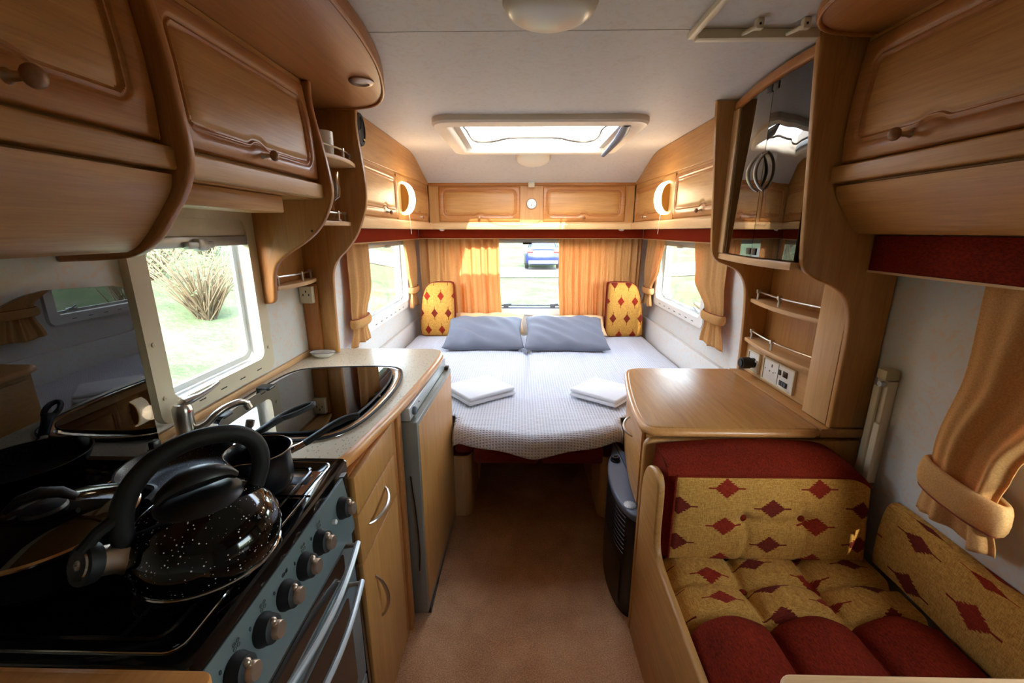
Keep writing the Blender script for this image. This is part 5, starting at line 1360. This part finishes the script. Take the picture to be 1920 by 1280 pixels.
def bush(c, r, h, n, label, mat, seed, twigs=26, grp='bushes around the caravan', cat='bush', nm='bush'):
    rnd = random.Random(seed); c = Vector(c); c.z = gz(c.x, c.y)-.02; t = thing(nm, label, cat, c, grp)
    tw = MB(); tips = []
    for k in range(twigs):
        a = rnd.uniform(0, 6.28); rr = r*rnd.uniform(.2, 1); tip = c+Vector((rr*cos(a), rr*sin(a), h*rnd.uniform(.5, 1))); mid = c.lerp(tip, .5)+Vector((rnd.uniform(-.1, .1), rnd.uniform(-.1, .1), .1))*r
        tw.tube([c+Vector((rnd.uniform(-.1, .1), rnd.uniform(-.1, .1), 0)), mid, tip], [.008*h, .005*h, .002], 5); tips += [mid.lerp(tip, q) for q in (.2, .5, .8, 1)]
    tw.build('stems', 'twig', t, 180)
    lv = MB()
    for k in range(n):
        p = tips[rnd.randrange(len(tips))]+Vector((rnd.gauss(0, .16), rnd.gauss(0, .16), rnd.gauss(0, .16)))*r
        p.z = max(p.z, c.z+.03)
        s_ = rnd.uniform(.012, .035)*(.6+.4*r); u = Vector((rnd.gauss(0, 1), rnd.gauss(0, 1), rnd.gauss(0, .6))).normalized(); w = u.cross(Vector((rnd.gauss(0, 1), rnd.gauss(0, 1), rnd.gauss(0, 1)))).normalized()
        lv.add([p-u*s_, p+w*s_*.5, p+u*s_, p-w*s_*.5], [(0, 1, 2, 3)])
    lv.build('foliage', mat, t, 180, normals=False)
bush((-5.6, 7.4, 0), 1.2, 1.7, 1500, 'bare twiggy bush on the bank, first seen through the kitchen window', 'leaf_b', 1, 110)
bush((-9.2, 12.6, 0), 1.6, 2.1, 1600, 'taller twiggy bush further up the bank beyond the kitchen window', 'leaf_a', 2, 110)
bush((-7.8, 9.0, 0), 1.4, 1.7, 1500, 'low straggling bush on the bank behind the first twiggy one', 'leaf_b', 3, 90)
bush((-12.5, 14.5, 0), 1.6, 2.4, 900, 'leafy bush at the top of the bank', 'leaf_a', 4, 40)
bush((6.8, 9.0, 0), 1.3, 1.9, 1100, 'green bush seen through the right bed window', 'leaf_a', 5, 30)
bush((9.5, 8.0, 0), 1.6, 2.4, 1000, 'larger green bush further away to the right', 'leaf_b', 6, 30)
bush((5.4, 1.6, 0), 1.1, 1.6, 900, 'green bush outside the dinette window', 'leaf_a', 7, 30)
for k, (x, y, r, h) in enumerate(((-9, 42, 3, 4.5), (-2, 47, 3.4, 5), (5, 45, 3, 4.6), (12, 43, 3.2, 5), (-16, 38, 3, 5))):
    bush((x, y, 0), r, h, 1300, 'leafy tree at the far edge of the field, %s' % ['left of the front window', 'straight ahead', 'behind the parked car', 'far right', 'far left'][k], 'leaf_a' if k % 2 else 'leaf_b', 20+k, 30, 'trees at the edge of the field', 'tree', 'tree')
# fallen trunk seen through the right window
t = thing('fallen_trunk', 'grey fallen tree trunk lying in the grass to the right', 'trunk', (4.2, 8.2, gz(4.2, 8.2)))
MB().tube([(3.0, 7.6, -.30), (3.8, 8.0, -.18), (4.7, 8.4, .0), (5.6, 8.7, .10)], [.20, .19, .16, .12], 12).build('stem', 'bark', t, 180)
for a, b in (((3.9, 8.05, -.1), (4.4, 7.6, .35)), ((4.6, 8.4, .05), (4.9, 8.1, .55)), ((3.4, 7.8, -.15), (3.0, 7.3, .2))):
    MB().tube([a, [(a[i]+b[i])/2+.05 for i in range(3)], b], [.08, .06, .03], 8).build('branch', 'bark', t, 180)
# parked car, seen from behind
CX, CY = 1.12, 21.3; ZR = ZG+.075
e = thing('car', 'blue hatchback parked on the gravel track, seen from behind', 'car', (CX, CY+2, ZR))
BL = plain('blue_car_paint', S(32, 42, 92), .25, .3); DG = plain('dark_car_glass', S(50, 58, 74), .08); RL = plain('red_tail_lamp', S(190, 40, 36), .2); WH = plain('number_plate', S(236, 232, 220), .4)
def sec(y, w, z0, z1, tw, r=.12):      # body cross section ring
    pts = []
    for k in range(24):
        a = 2*pi*k/24; cx_, cz_ = cos(a), sin(a)
        sx = (abs(cx_)**.45)*(1 if cx_ > 0 else -1); sz = (abs(cz_)**.45)*(1 if cz_ > 0 else -1)
        wz = lerp(w, tw, (sz+1)/2); pts.append((CX+sx*wz/2, CY+y, ZR+lerp(z0, z1, (sz+1)/2)))
    return pts
def loft(secs, nm, mat, par):
    mb = MB(); n = len(secs[0])
    for s_ in secs: mb.v += s_
    for k in range(len(secs)-1):
        for i in range(n): mb.f.append((k*n+i, k*n+(i+1) % n, (k+1)*n+(i+1) % n, (k+1)*n+i))
    mb.f.append(tuple(range(n))[::-1]); mb.f.append(tuple((len(secs)-1)*n+i for i in range(n))); return mb.build(nm, mat, par, 50)
loft([sec(0, 1.60, .32, .92, 1.5), sec(.06, 1.74, .24, .98, 1.6), sec(.3, 1.78, .20, 1.0, 1.64), sec(1.6, 1.80, .19, .98, 1.66), sec(3.2, 1.78, .20, .94, 1.62), sec(3.95, 1.68, .22, .84, 1.4), sec(4.15, 1.5, .32, .70, 1.3)], 'lower_body', BL, e)
loft([sec(.14, 1.46, .94, 1.06, 1.40), sec(.42, 1.48, .94, 1.42, 1.14), sec(.7, 1.50, .94, 1.49, 1.16), sec(1.9, 1.5, .94, 1.50, 1.18), sec(2.3, 1.48, .94, 1.40, 1.12), sec(3.0, 1.46, .92, .98, 1.36)], 'cabin', BL, e)
mb = MB(); mb.add([(CX-.62, CY+.185, ZR+1.04), (CX+.62, CY+.185, ZR+1.04), (CX+.50, CY+.395, ZR+1.385), (CX-.50, CY+.395, ZR+1.385), (CX-.62, CY+.15, ZR+1.05), (CX+.62, CY+.15, ZR+1.05), (CX+.50, CY+.36, ZR+1.395), (CX-.50, CY+.36, ZR+1.395)], [(4, 5, 6, 7), (0, 3, 2, 1), (0, 1, 5, 4), (1, 2, 6, 5), (2, 3, 7, 6), (3, 0, 4, 7)]); mb.build('rear_window', DG, e)
MB().box(CX-.52, CX+.52, CY+.30, CY+.46, ZR+1.42, ZR+1.455, .012).build('roof_spoiler', BL, e)
for s_ in (-1, 1):
    MB().box(min(CX+s_*.50, CX+s_*.80), max(CX+s_*.50, CX+s_*.80), CY-.02, CY+.16, ZR+.80, ZR+.94, .03).build('tail_lamp', RL, e)
    MB().box(min(CX+s_*.78, CX+s_*.79), max(CX+s_*.78, CX+s_*.79), CY+.7, CY+2.2, ZR+1.02, ZR+1.36).build('side_window', DG, e)
    for yy in (.78, 3.3):
        w = MB().lathe([(.20, -.09), (.31, -.09), (.32, -.06), (.32, .06), (.31, .09), (.20, .09)], (CX+s_*.80, CY+yy, ZR+.32), 28, Matrix.Rotation(pi/2, 3, 'Y')).build('wheel', 'rubber', e)
        MB().lathe([(1e-4, -.07), (.20, -.085), (.20, .085), (1e-4, .07)], (CX+s_*.80, CY+yy, ZR+.32), 20, Matrix.Rotation(pi/2, 3, 'Y')).build('hub', 'silver', w)
MB().box(CX-.27, CX+.27, CY-.035, CY+.0, ZR+.66, ZR+.78, .006).build('number_plate', WH, e)
MB().box(CX-.74, CX+.74, CY-.05, CY+.14, ZR+.26, ZR+.46, .05).build('bumper', plain('dark_bumper', S(60, 66, 90), .5), e)
MB().box(CX-.34, CX+.34, CY-.03, CY-.005, ZR+.80, ZR+.82, .004).build('chrome_strip', 'chrome', e)
